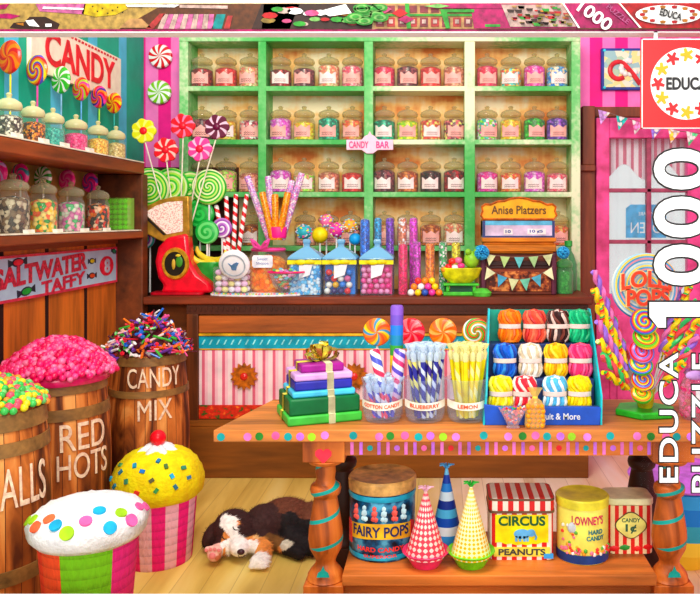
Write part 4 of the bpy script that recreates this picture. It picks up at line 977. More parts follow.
# ------------------------------------------------------------ liquorice tray
lt = thing('candy_tray', 'blue and teal stepped cardboard tray of liquorice bundles on the table', 'tray', (0, 0, TZ+.0005))
xl, xr = .142, .502
MB().box(xl, xr, 2.475, 2.485, 0, .058).box(xl, xr, 2.485, 2.56, 0, .032).box(xl, xr, 2.56, 2.64, 0, .125).box(xl, xr, 2.64, 2.715, 0, .228).build('tier', plain((40, 60, 110), .5), lt, bevel=.002)
MB().prism([(xl, 0), (xr, 0), (xr+.004, .056), (xr-.05, .058), (xl+.05, .058), (xl-.004, .066)], 2.466, 2.4745).build('front_panel', plain((30, 76, 170), .4, .12), lt, bevel=.002)
MB().text('Fruit & More', .375, .028, .13, .02, 2.466, .001, off=.01).build('lettering', plain((230, 240, 250), .5), lt)
for sx, x_ in ((-1, xl-.007), (1, xr+.002)):
    m = MB(); p = [(2.47, 0), (2.47, .09), (2.69, .34), (2.72, .34), (2.72, 0)]
    m.add([(x_+(.03 if sx < 0 else .005)*z/.34, y, z) for y, z in p]+[(x_+.006+(.03 if sx < 0 else .005)*z/.34, y, z) for y, z in p], [(0, 1, 2, 3, 4), (9, 8, 7, 6, 5)]+[(i, (i+1) % 5, (i+1) % 5+5, i+5) for i in range(5)])
    m.build('side_wall', plain((20, 176, 186), .4, .12), lt)
MB().box(xl+.03, xr, 2.716, 2.724, 0, .335).build('back_wall', plain((20, 140, 120), .5), lt)
def bundle(x, y, z, r, h, cols_, label, band=(250, 214, 206)):
    o = thing('licorice_bundle', label, 'licorice bundle', (x, y, z), (-.06, 0, 0), 'liquorice bundles in the tray')
    ms = [[] for _ in cols_]
    m = MB(); n = 15
    m.m = 0; m.lathe([(0, .002), (r*.8, .002), (r*.8, h*.96), (0, h*.97)], 12)
    for k in range(n):
        a = 2*PI*k/n; pts = []
        tw3 = rs_.uniform(.2, .7)
        for i in range(9):
            t_ = i/8; rr = r*(.86+.12*math.sin(PI*t_*2)**2-.1*math.exp(-((t_-.5)/.1)**2)); aa = a+tw3*math.sin(t_*PI*1.5)
            if i in (0, 8): rr *= .82
            pts.append((rr*math.cos(aa), rr*math.sin(aa)*.8, .003+(h-.006)*t_))
        m.m = k % len(cols_); m.tube(pts, r*.155, 6)
    for k in range(6):
        a = k*1.05; m.m = k % len(cols_); m.tube([(r*.7*math.cos(a), r*.5*math.sin(a), h-.006), (0, 0, h+.001), (-r*.7*math.cos(a+.4), -r*.5*math.sin(a+.4), h-.006)], r*.15, 6)
    m.build('strands', [plain(c, .35, .12, 60) for c in cols_], o)
    MB().lathe([(r*1.0, h*.44), (r*1.03, h*.45), (r*1.03, h*.57), (r*1.0, h*.58)], 24, Matrix.Diagonal((1, .84, 1, 1))).build('paper_band', plain(band, .5), o)
LB = [(2.675, .229, [(511, (ORANGE, (220, 100, 20)), 'orange'), (536, ((222, 80, 60), (246, 120, 90), (190, 50, 50)), 'coral red'), (560, ((50, 24, 24), (230, 200, 190), (110, 50, 40)), 'black and white mixed'), (582, ((20, 160, 110), (40, 190, 130)), 'sea green')], 'top row'),
      (2.600, .126, [(506, ((20, 90, 190), (60, 140, 220), (16, 60, 150)), 'royal blue'), (532, ((250, 244, 226), (210, 190, 160)), 'white'), (558, ((246, 190, 10), (220, 150, 10), (250, 210, 60)), 'golden yellow'), (583, ((240, 50, 110), (250, 90, 140)), 'hot pink')], 'middle row'),
      (2.525, .033, [(502, ((248, 216, 20), (250, 236, 100)), 'lemon yellow'), (526, ((220, 40, 60), (250, 230, 220)), 'red and white'), (557, ((90, 180, 220), (245, 250, 252)), 'light blue and white'), (582, ((252, 216, 10), (246, 196, 10)), 'plain yellow')], 'bottom row')]
for dd, zz_, items, rn in LB:
    for px, cc, nm in items: bundle(X(px, dd), dd, TZ+zz_+.001, .037, .107, cc, '%s liquorice bundle, %s of the tray' % (nm, rn))
lt.location.y = .045
for o in list(C.objects):
    if o.get('group') == 'liquorice bundles in the tray': o.location.y += .045
dx_, dy_ = X(513, 2.478), 2.478
bd = thing('bead_dish', 'small glass cone dish of tiny mixed sweets in front of the blue tray', 'dish', (dx_, dy_, TZ+.001))
MB().lathe([(0, 0), (.02, 0), (.022, .003), (.016, .008), (.044, .06), (.046, .062), (.042, .058), (.012, .012), (0, .012)], 24, Matrix.Diagonal((1, .5, 1, 1))).build('glass_bowl', glass((250, 230, 235), .15), bd)
m = MB()
for i in range(150):
    t_ = rs_.random(); a = rs_.uniform(0, 2*PI); r_q = (.014+.028*t_)*math.sqrt(rs_.random()); m.m = rs_.randrange(6)
    m.ball((r_q*math.cos(a), r_q*.45*math.sin(a), .014+.05*t_), .0042, 1)
o = m.build('tiny_sweets', [plain(c, .3) for c in ((230, 40, 50), (50, 120, 200), (250, 160, 40), (250, 230, 220), (60, 160, 90), (240, 90, 120))], None, (dx_, dy_, TZ+.001)); tag(o, 'tiny red, blue and orange sweets heaped in the small glass dish', 'candy', None, 'stuff')
cbg = thing('candy_bag', 'small clear bag of round orange sweets tied at the top before the tray', 'bag', (X(535, 2.479), 2.479, TZ+.001))
m = MB()
for k in range(5):
    for i in range(4):
        for j in range(2): m.ball((-.021+.014*i+.003*(k % 2), -.006+.012*j, .009+.0145*k), .0078, 2)
m.build('orange_sweets', plain((246, 150, 20), .3), cbg)
MB().lathe([(0, 0), (.029, 0), (.032, .01), (.031, .06), (.02, .084), (.006, .094), (.02, .118), (.024, .124)], 20, Matrix.Diagonal((1, .42, 1, 1))).build('clear_wrap', glass((255, 226, 150), .25, .15), cbg)
MB().lathe([(.007, .090), (.009, .094), (.007, .098)], 12, Matrix.Diagonal((1, .6, 1, 1))).build('tie', plain((250, 214, 90), .4), cbg)
# ------------------------------------------------------------ lollipop stand
sx_, sy_ = X(645, 2.66), 2.66
ls = thing('lollipop_stand', 'green based stand with a round LOLLI POPS disc sign behind the sticks', 'stand', (sx_, sy_, TZ+.0005))
MB().prismz([(.105*math.cos(k*PI/3+.2), .095*math.sin(k*PI/3+.2)) for k in range(6)], 0, .022).build('base', plain((50, 176, 50), .4), ls, bevel=.005)
MB().lathe([(0, .022), (.022, .022), (.026, .028), (.034, .085), (.036, .088), (.03, .086), (.02, .04), (0, .04)], 20).build('cup', plain((236, 186, 40), .35, .25), ls)
zs = Z(287, sy_)-TZ
MB().tube([(0, .02, .03), (0, .02, zs)], .006, 8).build('post', plain((240, 230, 200), .4), ls)
dr = MB().lathe([(0, -.008), (.108, -.008), (.113, 0), (.108, .008), (0, .008)], 40, RX).build('sign_disc', swirl(((60, 150, 200), (240, 214, 60), (160, 200, 220), (220, 230, 220), (60, 150, 200), (230, 150, 160)), 1, 28), ls, (0, .0, zs))
dl = [(-.07, .018, 'L'), ]
m = MB().text('LOLLI', 0, zs+.022, .165, .055, -.0165, .003, off=.03, warp=lambda x, y, z: (x, y, z-.0*x*x+.02*math.cos(x*14)-.014)); m.text('POPS', .006, zs-.034, .14, .055, -.0165, .003, off=.03, warp=lambda x, y, z: (x, y, z+.03*x))
m2 = MB().text('LOLLI', 0, zs+.022, .172, .062, -.0095, .006, off=.05, warp=lambda x, y, z: (x, y, z+.02*math.cos(x*14)-.014)); m2.text('POPS', .006, zs-.034, .147, .062, -.0095, .006, off=.05, warp=lambda x, y, z: (x, y, z+.03*x))
m2.build('letter_outline', plain((250, 214, 160), .4), ls); m.build('lettering', plain((236, 70, 40), .4), ls)
RB = (PURP, BLUE, (60, 180, 80), YEL, ORANGE, RED)
GL = 'lollipops stacked up the stand'
for i, (px, py, tl, cc, lb) in enumerate(((644, 322, .55, RB, 'rainbow lollipop just under the round sign on the stand'), (646, 338, 1.0, ((130, 200, 30), YEL, RED, GREEN), 'green and yellow lollipop, second below the round sign'),
    (642, 352, .6, ((110, 110, 200), (230, 90, 150), RED), 'pink and blue lollipop in the middle of the stand'), (641, 365, 1.0, (GREEN, YEL, ORANGE, BLUE), 'flat green and orange lollipop in the middle of the stand'), (643, 380, .7, (PURP, (60, 140, 210), RED, YEL), 'purple and blue lollipop low on the stand'), (642, 394, 1.0, (YEL, ORANGE, GREEN), 'yellow and orange lollipop lowest on the stand'))):
    d = 2.615-.004*i; x, z = X(px, d), Z(py, d)
    p = thing('lollipop', lb, 'lollipop', (x, d, z), None, GL)
    disc_part('candy_head', .046-.002*i, .011, swirl(cc, 1, 60), p, rot=(-tl*.75, 0, 0))
    MB().tube([(0, .012, 0), (0, .045, -.01), (sx_-x, sy_-d-.0, TZ+.07-z)], .003, 6).build('stick', plain(WHITE, .4), p)
def twist_stick(bx_, by_, bz, tip, mats_, r, label, group, frac=.42):
    a = Vector((bx_, by_, bz)); b = Vector(tip); L = (b-a).length
    s_ = thing('twist_stick', label, 'candy stick', a, (b-a).to_track_quat('Z', 'Y').to_euler(), group)
    m = MB(); n = int(L*(1-frac)/.006)
    for k in range(2):
        m.m = k; m.tube([(r*.62*math.cos(i*.5+k*PI), r*.62*math.sin(i*.5+k*PI), L*frac+i*(L*(1-frac)/n)) for i in range(n+1)], r*.75, 6)
    m.build('twisted_candy', mats_, s_)
    MB().tube([(0, 0, 0), (0, 0, L*frac+.01)], .0028, 6).build('stick', plain(WHITE, .4), s_)
tipsL = [(594, 271, 2.66, 0), (594, 289, 2.62, 1), (597, 305, 2.60, 1), (598, 321, 2.58, 0), (599, 340, 2.57, 1), (602, 355, 2.57, 2), (606, 300, 2.70, 2), (612, 325, 2.70, 1), (604, 372, 2.58, 1),(616,345,2.7,0)]
tipsR = [(682, 276, 2.70, 0), (690, 284, 2.68, 1), (697, 300, 2.66, 2), (700, 318, 2.62, 1), (698, 336, 2.60, 0), (690, 350, 2.58, 2), (684, 362, 2.58, 1), (676, 320, 2.7, 1)]
tm = [[plain((150, 110, 210), .3), plain((236, 120, 180), .3)], [plain((250, 210, 30), .3), swirl((RED, (60, 180, 80), YEL, ORANGE), 2, 40)], [plain((240, 80, 90), .3), plain((60, 190, 110), .3)]]
tn = ['purple and pink', 'yellow and rainbow', 'red and green']
for side, tips in (('left', tipsL), ('right', tipsR)):
    for i, (px, py, d, k) in enumerate(tips):
        twist_stick(sx_+(-.012 if side == 'left' else .012), sy_-.0+.004*(i % 3-1), TZ+.05, (X(px, d), d, Z(py, d)), tm[k], .0105, '%s twisted candy stick fanning out to the %s of the stand' % (tn[k], side), '%s twists on the %s of the stand' % (tn[k], side), .38)
# pink candy jar at the right edge
pj = thing('gumball_jar', 'clear jar of pink sweets with a lilac ribbon at the right end of the table', 'jar', (.862, 2.60, TZ+.0005))
MB().lathe([(0, .001), (.07, .001), (.082, .02), (.086, .07), (.07, .13), (.05, .155), (.055, .17)], 28).build('glass_body', glass((250, 236, 245), .08), pj)
MB().lathe([(.062, .138), (.068, .145), (.062, .155)], 24).ball((-.05, -.055, .15), .02, 2, (1.6, .5, .8)).ball((-.01, -.07, .155), .02, 2, (1.6, .5, .8)).build('ribbon', plain((200, 160, 230), .4), pj)
MB().box(-.07, -.01, -.092, -.088, .06, .12).build('tag', plain((226, 236, 250), .5), pj, rot=(0, 0, .1))
m = MB()
for i in range(300):
    t_ = rs_.random(); a = rs_.uniform(PI*.8, PI*2.2); r_q = (.074 if t_ < .7 else .074-.09*(t_-.7)); m.m = i % 3
    m.ball((r_q*math.cos(a), r_q*math.sin(a), .012+.125*t_), .0075, 1)
o = m.build('pink_sweets', [plain(c, .25) for c in ((240, 60, 140), (250, 110, 170), (220, 30, 110))], None, (.862, 2.60, TZ+.0005)); tag(o, 'pink sweets filling the jar at the right end of the table', 'candy', None, 'stuff')
# ------------------------------------------------------------ things on the counter
CZ = 1.0005; cd = 4.58
def cx_(p, d=cd): return X(p, d)
def cz_(y, d=cd): return Z(y, d)
k_ = cd/800
sca = thing('candy_scale', 'old red counter scale with gold rimmed fan dial at the left counter end', 'scale', (cx_(180), cd, CZ))
def L2(pts, ox=180, oy=295): return [((a-ox)*k_, (oy-b)*k_) for a, b in pts]
MB().prism(L2([(170, 238), (190, 234), (193, 262), (200, 274), (212, 283), (215, 293), (163, 293), (167, 286), (161, 278), (158, 262), (161, 248)]), -.06, .05).build('body', plain((220, 20, 44), .22, .12), sca, bevel=.018)
MB().prismz(rrect(.30, .16, .03), 0, .016).build('base', plain((170, 14, 34), .3), sca, bevel=.004)
fan = L2([(134, 227), (139, 216), (149, 207), (161, 201), (176, 197.5), (190.5, 197), (191.5, 237), (178, 246), (161, 241)])
MB().prism(fan, -.035, .03).build('dial_case', plain((190, 146, 60), .3, .2, 20, .5), sca, bevel=.006)
t = NT('dial_print'); dial = t.out(t.ramp(t.noise(120, 2), [(.42, (226, 170, 160)), (.5, (250, 236, 222))]), .5)
MB().prism(L2([(147, 214), (158, 207), (170, 203), (184.5, 202), (185, 232), (169, 235)]), -.040, -.03).build('dial_face', dial, sca)
MB().prism(L2([(143, 214), (145, 213), (168, 235), (166, 236)]), -.045, -.038).build('needle', plain((40, 30, 24), .4), sca)
T = Matrix.Translation(((179-180)*k_, -.062, (295-264)*k_)) @ Matrix.Diagonal((1, 1, 1.18, 1))
MB().lathe([(.058, -.012), (.072, -.012), (.078, 0), (.072, .012), (.058, .012)], 32, T @ RX).build('medallion_ring', metal_gold, sca)
MB().lathe([(0, -.006), (.06, -.006), (.06, .006), (0, .006)], 28, T @ RX).build('medallion', plain((34, 30, 20), .3), sca)
m = MB(); m.m = 0; m.ball((-.012, -.075, .175), .022, 2, (.5, .2, 1.4)); m.m = 1; m.ball((.02, -.075, .19), .02, 2, (1, .2, 1.6)); m.m = 2; m.ball((.015, -.078, .225), .012, 1, (1.4, .2, .7)); m.build('emblem', [plain((196, 160, 60), .4), plain((60, 130, 40), .4), plain((230, 200, 60), .4)], sca)
# flower and swirl lollipops above the scale
fp_ = lambda a, b: swirl((a, a, b), 7, 6)
for px, py, cA, cB, cc, lb in ((144, 131, (226, 226, 40), (250, 246, 120), (226, 30, 40), 'yellow flower lollipop with red centre at the left of the cluster'), (166, 150, (220, 30, 44), (250, 200, 190), (220, 30, 44), 'red and white flower lollipop lower in the cluster'),
    (183, 126, (214, 24, 44), (250, 130, 170), (214, 24, 44), 'red and pink flower lollipop highest in the cluster'), (200, 149, (238, 70, 150), (250, 190, 220), (226, 30, 60), 'pink flower lollipop with red centre in front of the jars'), (217, 127, (96, 12, 50), (240, 200, 220), (90, 10, 50), 'dark maroon flower lollipop rightmost of the cluster')):
    d = 4.62; p = pop(px, py, d, .073, fp_(cA, cB), lb, 1.16, (240, 220, 200), tip=(X(178, d)-X(px, d), .02), group='flower lollipops above the scale', petals=7, th=.012)
    MB().ball((0, -.012, 0), .023, 2, (1, .5, 1)).build('centre', plain(cc, .3), p)
for px, py, r, cc, dd, tw4, lb in ((150, 188, .118, ((70, 190, 50), (190, 230, 90), (40, 160, 50), (230, 240, 180)), 4.70, 26, 'huge green swirl lollipop, leftmost above the scale'), (171, 186, .108, ((50, 180, 50), (170, 224, 80), (220, 240, 170)), 4.735, 30, 'huge green swirl lollipop behind the gold dial top'),
    (190, 188, .100, ((40, 170, 60), (150, 220, 90), (230, 240, 170)), 4.77, 30, 'green swirl lollipop between the two biggest right ones'), (209, 187, .105, ((60, 190, 50), (200, 236, 120), (40, 160, 50), (236, 244, 190)), 4.70, 26, 'huge green and yellow ringed lollipop right of the gold dial'),
    (200, 214, .085, ((20, 160, 60), (60, 200, 90)), 4.74, 30, 'dark green swirl lollipop behind the scale, between bigger ones'), (207, 232, .070, ((30, 170, 70), (110, 214, 120)), 4.66, 30, 'medium green swirl lollipop beside the purple one'),
    (222, 228, .060, ((190, 120, 200), (246, 236, 246), (150, 70, 170)), 4.72, 34, 'purple and white swirl lollipop left of the striped sticks'), (145, 238, .062, ((160, 80, 170), (236, 220, 240), (60, 160, 150)), 4.68, 34, 'purple and white swirl lollipop at the left of the scale'), (140, 224, .055, ((130, 200, 40), (180, 220, 80)), 4.72, 30, 'small light green lollipop peeping from behind the dial')):
    pop(px, py, dd, r, swirl(cc, 1, tw4), lb, CZ, WHITE, group='swirl lollipops behind the scale', th=.016, stick_r=.005)
# striped sticks in a jar
sj = big_jar(cx_(231, 4.70), 4.76, CZ, .072, .10, 'low glass jar holding red striped sticks behind the marshmallow jar', 'caramel sweets around the red striped sticks', ((200, 150, 90), (220, 180, 120), (150, 90, 50)), 70, 'stick jar', level=.6)
for ch in list(sj.children):
    if ch.name.startswith('lid'): bpy.data.objects.remove(ch)
for i, (a, b, c2, e) in enumerate(((216, 205, 228, 262), (226, 196, 229, 262), (236, 194, 233, 262), (247, 194, 237, 262))):
    bigstick(c2, e, a, b, 4.745, .0135, helix((RED, WHITE), .05), ['red and white striped candy stick leaning left, leftmost of four', 'red and white striped candy stick, second from the left of four', 'red and white striped candy stick, third from the left of four', 'red and white striped candy stick leaning right, rightmost of four'][i], group='red and white striped sticks')
# banana candies in a green dish
bn = thing('candy_dish', 'dark green dish between the scale and the marshmallow jar', 'dish', (cx_(210, 4.66), 4.66, CZ))
MB().lathe([(0, 0), (.06, 0), (.055, .02), (.075, .07), (.105, .13), (.10, .135), (.065, .075), (0, .05)], 30, Matrix.Diagonal((1, .62, 1.35, 1))).build('dish', plain((40, 140, 50), .3), bn)
for i, (a, zr, xo, yo) in enumerate(((.2, .150, -.02, -.03), (-.3, .160, .01, -.01), (.5, .172, -.01, .02))):
    pts = [(.085*math.cos(PI+PI*t_/8), 0, .055*math.sin(PI+PI*t_/8)) for t_ in range(9)]
    o = MB().tube(pts, [.006, .013, .017, .019, .02, .019, .017, .013, .006], 10).build('banana_candy', plain((240, 204, 60), .35, .15), None, (cx_(212, 4.66)+xo, 4.66+yo, CZ+zr+.075), (0, a*.6, a))
    tag(o, ['yellow banana sweet lying in front in the green dish', 'yellow banana sweet in the middle of the green dish', 'yellow banana sweet at the back of the green dish'][i], 'candy', 'banana sweets in the green dish')
# marshmallow jar with tilted white lid
mj = thing('marshmallow_jar', 'square glass jar of pale pink marshmallows with a tilted round white lid', 'jar', (cx_(233, 4.53), 4.53, CZ+.012))
MB().prismz(rrect(.2, .14, .03), 0, .15).build('glass_body', glass((246, 248, 252), .05), mj, bevel=.01)
m = MB()
for i in range(5):
    for k in range(4):
        for j in range(2): m.m = (i+k*2+j) % 3; m.ball((-.072+.036*i, -.032+.06*j, .022+.032*k), .02, 2, (1, .9, .85))
m.build('marshmallows', [plain(c, .7) for c in ((250, 190, 214), (250, 226, 150), (252, 230, 236))], mj, sharp=180)
T = Matrix.Translation((.03, -.09, .165)) @ Matrix.Rotation(.35, 4, 'X')
MB().lathe([(0, -.014), (.07, -.014), (.084, -.006), (.086, .008), (.07, .014), (0, .014)], 32, T @ RX).build('lid', plain((244, 246, 250), .3, .03), mj)
MB().lathe([(.058, .0135), (.066, .0145), (.066, .0165), (.058, .0165)], 32, T @ Matrix.Rotation(PI/2, 4, 'X')).build('lid_ring', plain((170, 180, 190), .3), mj)
MB().prism([(-.03, .015), (-.01, .002), (0, .012), (.018, .02), (.03, .015), (.018, -.006), (.012, -.028), (-.012, -.026), (-.016, -.006)], -.018, -.014, T).build('lid_emblem', plain((90, 130, 170), .4), mj)
dy = MB(); n = 60
ring = [(math.cos(2*PI*k/n)*(.255+.008*(k % 2)), math.sin(2*PI*k/n)*(.10+.006*(k % 2))) for k in range(n)]
dy.prismz(ring, 0, .010)
for i in range(46):
    a = PI+PI*i/46; dy.m = 1+i % 5; dy.ball((.25*math.cos(a), .098*math.sin(a), .012), .0065, 1)
o = dy.build('lace_tray', [plain((250, 246, 250), .6)]+[plain(c, .5) for c in ((240, 120, 170), (120, 200, 230), (250, 220, 90), (140, 210, 120), (250, 150, 90))], None, (cx_(257, 4.53), 4.535, CZ)); tag(o, 'white scalloped lace tray with beaded edge on the counter', 'tray')
# orange candy jar
oj = thing('candy_jar', 'round bowl jar of orange sweets with a pink ribbon and white tag', 'jar', (cx_(267, 4.62), 4.66, CZ), None, 'counter jars')
MB().lathe([(0, 0), (.09, 0), (.118, .03), (.125, .12), (.12, .19), (.10, .235), (.09, .26), (.10, .275)], 36).build('glass_body', glass((252, 246, 240), .04), oj)
MB().lathe([(.094, .243), (.103, .252), (.094, .262)], 32).build('ribbon', plain((240, 70, 150), .4), oj)
f = MB().lathe([(0, .004), (.085, .004), (.112, .03), (.119, .12), (.113, .18), (.06, .215), (0, .225)], 32)
tag(f.build('orange_sweets', candies(((255, 150, 40), (255, 120, 20), (255, 180, 80)), 42), None, (cx_(267, 4.62), 4.66, CZ)), 'orange sweets filling the round bowl jar', 'candy', None, 'stuff')
for sx in (-1, 1):
    m = MB(); m.tube([(0, -.11, .262), (sx*.03, -.13, .30), (sx*.05, -.125, .315), (sx*.035, -.12, .275), (0, -.11, .262)], .009, 8); m.build('bow_loop', plain((244, 80, 160), .4), oj, (-.02, 0, .0))
MB().prism([(-.05, .155), (-.058, .165), (-.058, .215), (-.05, .225), (.05, .225), (.058, .215), (.058, .165), (.05, .155)], -.138, -.134).build('tag', plain((238, 238, 250), .5), oj, (-.005, 0, 0))
MB().text('Sweet', -.005, .205, .06, .018, -.138, .001).text('Shoppe', -.005, .178, .07, .02, -.138, .001).build('tag_lettering', plain((90, 100, 160), .5), oj)
# orange and pink cones rising from it
for i, (a, b, cc, lb) in enumerate(((247, 176, 'p', 'pink dotted candy tube leaning far left above the orange jar'), (268, 176, 'p', 'pink dotted candy tube standing behind the orange sticks'), (292, 180, 'p', 'lilac dotted candy tube leaning right above the orange jar'), (302, 173, 'p', 'lilac dotted candy tube leaning farthest right above the orange jar'),
     (262, 192, 'o', 'orange sugar stick leaning left above the orange jar'), (275, 194, 'o', 'orange sugar stick standing upright above the orange jar'), (288, 192, 'o', 'orange sugar stick leaning right above the orange jar'))):
    mt = candies(((244, 150, 200), (236, 200, 236), (250, 240, 246), (190, 140, 210)), 110) if cc == 'p' else candies(((250, 160, 20), (244, 130, 10), (252, 190, 60)), 130)
    bigstick(276+(a-276)*.22, 240, a, b, 4.70 if cc == 'p' else 4.665, .020, mt, lb, 'sugar_stick', group='sugar sticks above the orange jar')
o = MB().lathe([(.050, 0), (.054, .005), (.056, .06), (.052, .065)], 28, Matrix.Diagonal((1, .7, 1, 1))).build('candy_band', plain((240, 40, 130), .4), None, (cx_(277, 4.67), 4.68, cz_(238, 4.67))); tag(o, 'hot pink band wrapped around the bunch of sugar sticks', 'band')
# glass bowl
gb = thing('glass_bowl', 'glass bowl with a pink rim full of mixed sweets on the lace tray', 'bowl', (cx_(286, 4.49), 4.495, CZ+.012))
MB().lathe([(0, 0), (.03, 0), (.032, .005), (.075, .045), (.1, .115), (.103, .12), (.096, .115), (.07, .05), (0, .012)], 30, Matrix.Diagonal((1, .6, 1, 1))).build('glass_body', glass((248, 250, 252), .05), gb)
MB().lathe([(.098, .114), (.106, .118), (.104, .126), (.097, .122)], 30, Matrix.Diagonal((1, .6, 1, 1))).build('rim', plain((236, 40, 110), .3), gb)
m = MB()
for i in range(70):
    t_ = rs_.random(); a = rs_.uniform(0, 2*PI); r_q = (.02+.07*t_)*math.sqrt(rs_.random()); m.m = rs_.randrange(7); m.ball((r_q*math.cos(a), r_q*.55*math.sin(a), .02+.11*t_+.015*(1-r_q/.09)), .013, 1, (1, 1, .7))
tag(m.build('mixed_sweets', [plain(c, .4) for c in ((250, 150, 190), (250, 226, 120), (120, 200, 220), (246, 246, 240), (190, 140, 210), (250, 120, 60), (110, 190, 120))], None, (cx_(286, 4.49), 4.495, CZ+.012)), 'pastel mixed sweets heaped in the pink rimmed glass bowl', 'candy', None, 'stuff')
# three square blue-lidded jars
def sq_jar(px, label, pal, scale, flabel, balls=None, rr=.017):
    w2 = .185; h = .225; x, y = cx_(px, 4.55), 4.585
    o = thing('square_jar', label, 'jar', (x, y, CZ), None, 'square blue lidded jars')
    MB().prismz(rrect(w2, .17, .015), .001, h-.02).build('glass_body', glass((240, 248, 252), .05), o)
    MB().lathe([(.135, h-.022), (.133, h-.012), (.11, h+.004), (.05, h+.035), (.024, h+.045), (.022, h+.062), (.03, h+.068), (.03, h+.082), (.024, h+.09), (0, h+.091)], 4, Matrix.Rotation(PI/4, 4, 'Z'), 0).build('lid', glass((130, 190, 225), .75, .15), o, bevel=.004)
    m = MB().box(-w2/2-.004, w2/2+.004, -.09, -.086, h-.05, h-.026).ball((-.02, -.095, h-.038), .02, 2, (1.7, .4, .8)).ball((.03, -.095, h-.036), .018, 2, (1.7, .4, .8))
    m.build('ribbon', plain((250, 226, 20), .4), o)
    MB().prism([(-.03, h-.13), (.03, h-.11), (.045, h-.05), (-.03, h-.055)], -.091, -.087).build('tag', plain((236, 240, 250), .5, .06), o)
    if balls:
        m = MB(); n = int((w2-.01)/(2*rr)); 
        for k in range(int((h-.05)/(1.85*rr))):
            for i in range(n):
                for sd in range(2):
                    m.m = rs_.randrange(len(pal)); m.ball((-w2/2+.006+rr+i*2*rr+(rr*.5 if k % 2 else 0)-.003, -.066 if sd == 0 else -.03, .004+rr+k*1.85*rr), rr, 2)
        m.m = 0; m.box(-w2/2+.008, w2/2-.008, -.045, .08, .004, h-.055); f = m.build('gumballs', [plain(c, .25, .1) for c in pal], None, (x, y, CZ))
    else:
        f = MB().prismz(rrect(w2-.012, .158, .012), .004, h-.045).build('candy_filling', candies(pal, scale), None, (x, y, CZ))
    tag(f, flabel, 'candy', 'sweets in the square jars', 'stuff')
sq_jar(306, 'square blue lidded jar of pale blue sweets, left of the three', ((120, 200, 240), (230, 244, 250), (70, 160, 220)), 60, 'pale blue and white sweets in the left square jar')
sq_jar(340.5, 'square blue lidded jar of multicoloured balls, middle of the three', ((40, 120, 200), (220, 50, 60), (20, 150, 130), (246, 180, 40), (60, 50, 110), (230, 110, 160), (240, 230, 220)), 40, 'multicoloured balls in the middle square jar', True, .019)
sq_jar(377, 'square blue lidded jar of pink gumballs, right of the three', ((240, 40, 130), (246, 80, 150), (250, 150, 190)), 40, 'rows of pink gumballs in the right square jar', True, .0165)
# cake pops behind them
for px, py, r, cc, sp, lb in ((304, 232, .046, (50, 160, 170), 1, 'teal cake pop with pink sprinkles, leftmost behind the square jars'), (320, 235, .048, (250, 206, 20), 0, 'plain yellow cake pop behind the square jars'), (325, 221, .040, (240, 110, 160), 1, 'pink cake pop behind the yellow one'),
    (336.5, 230, .044, (236, 60, 150), 1, 'magenta sprinkled cake pop right of the yellow one'), (350, 226, .042, (246, 160, 60), 1, 'orange and white sprinkled cake pop, highest at the right'), (355, 239, .036, (30, 150, 210), 0, 'small blue cake pop beside the blue candy tube')):
    d = 4.74; p = thing('cake_pop', lb, 'cake pop', (cx_(px, d), d+(.06 if py < 225 else 0), cz_(py, d)), None, 'cake pops behind the square jars')
    MB().ball((0, 0, 0), r, 3).build('cake_ball', plain(cc, .4), p)
    MB().tube([(0, 0, -r*.9), (0, 0, CZ-cz_(py, d))], .005, 6).build('stick', plain(WHITE, .4), p)
    if sp:
        m = MB()
        for i in range(40):
            v_ = Vector((rs_.gauss(0, 1), -abs(rs_.gauss(0, 1)), rs_.gauss(0, 1))).normalized(); m.m = i % 4
            m.ball(tuple(v_*r), .0048, 1, (1.5, 1, 1))
        m.build('sprinkles', [plain(c, .4) for c in ((250, 240, 240), (240, 90, 150), (250, 220, 60), (120, 190, 230))], p)
# candy tubes
tubes = [(365, 292, 218, 4.70, .030, BLUE, 'blue'), (378, 292, 217, 4.72, .023, (20, 150, 200), 'cyan'), (390, 292, 217, 4.72, .026, (110, 50, 170), 'purple'), (402.5, 292, 217, 4.74, .027, (244, 150, 110), 'white and orange'), (413.5, 292, 217, 4.74, .026, (226, 60, 190), 'orchid pink'),
         (403, 294, 243, 4.56, .028, (236, 30, 100), 'crimson pink'), (417, 294, 241, 4.58, .024, (190, 60, 180), 'violet'), (430, 294, 242, 4.56, .028, (246, 130, 20), 'orange'), (443, 294, 241, 4.62, .025, (70, 190, 110), 'green and white'), (456, 294, 241, 4.62, .027, (240, 220, 20), 'yellow')]
for i, (px, y0, y1, d, r, cc, nm) in enumerate(tubes):
    x = cx_(px, d); h_ = cz_(y1, d)-CZ
    o = thing('candy_tube', 'tall clear tube of %s sweets standing in the %s row on the counter' % (nm, 'back' if i < 5 else 'front'), 'candy tube', (x, d, CZ), None, 'candy tubes on the counter')
    MB().lathe([(0, 0), (r, 0), (r, h_-r*.7), (r*.86, h_-r*.3), (r*.5, h_), (0, h_)], 18).build('tube', glass((250, 250, 252), .04), o)
    second = (250, 246, 240) if 'white' in nm else sc(cc, 1.25)
    MB().lathe([(0, .002), (r*.93, .002), (r*.93, h_-r*.8), (r*.8, h_-r*.35), (0, h_-.004)], 18).build('candy_column', candies((cc, second, sc(cc, .8)), 90), o)
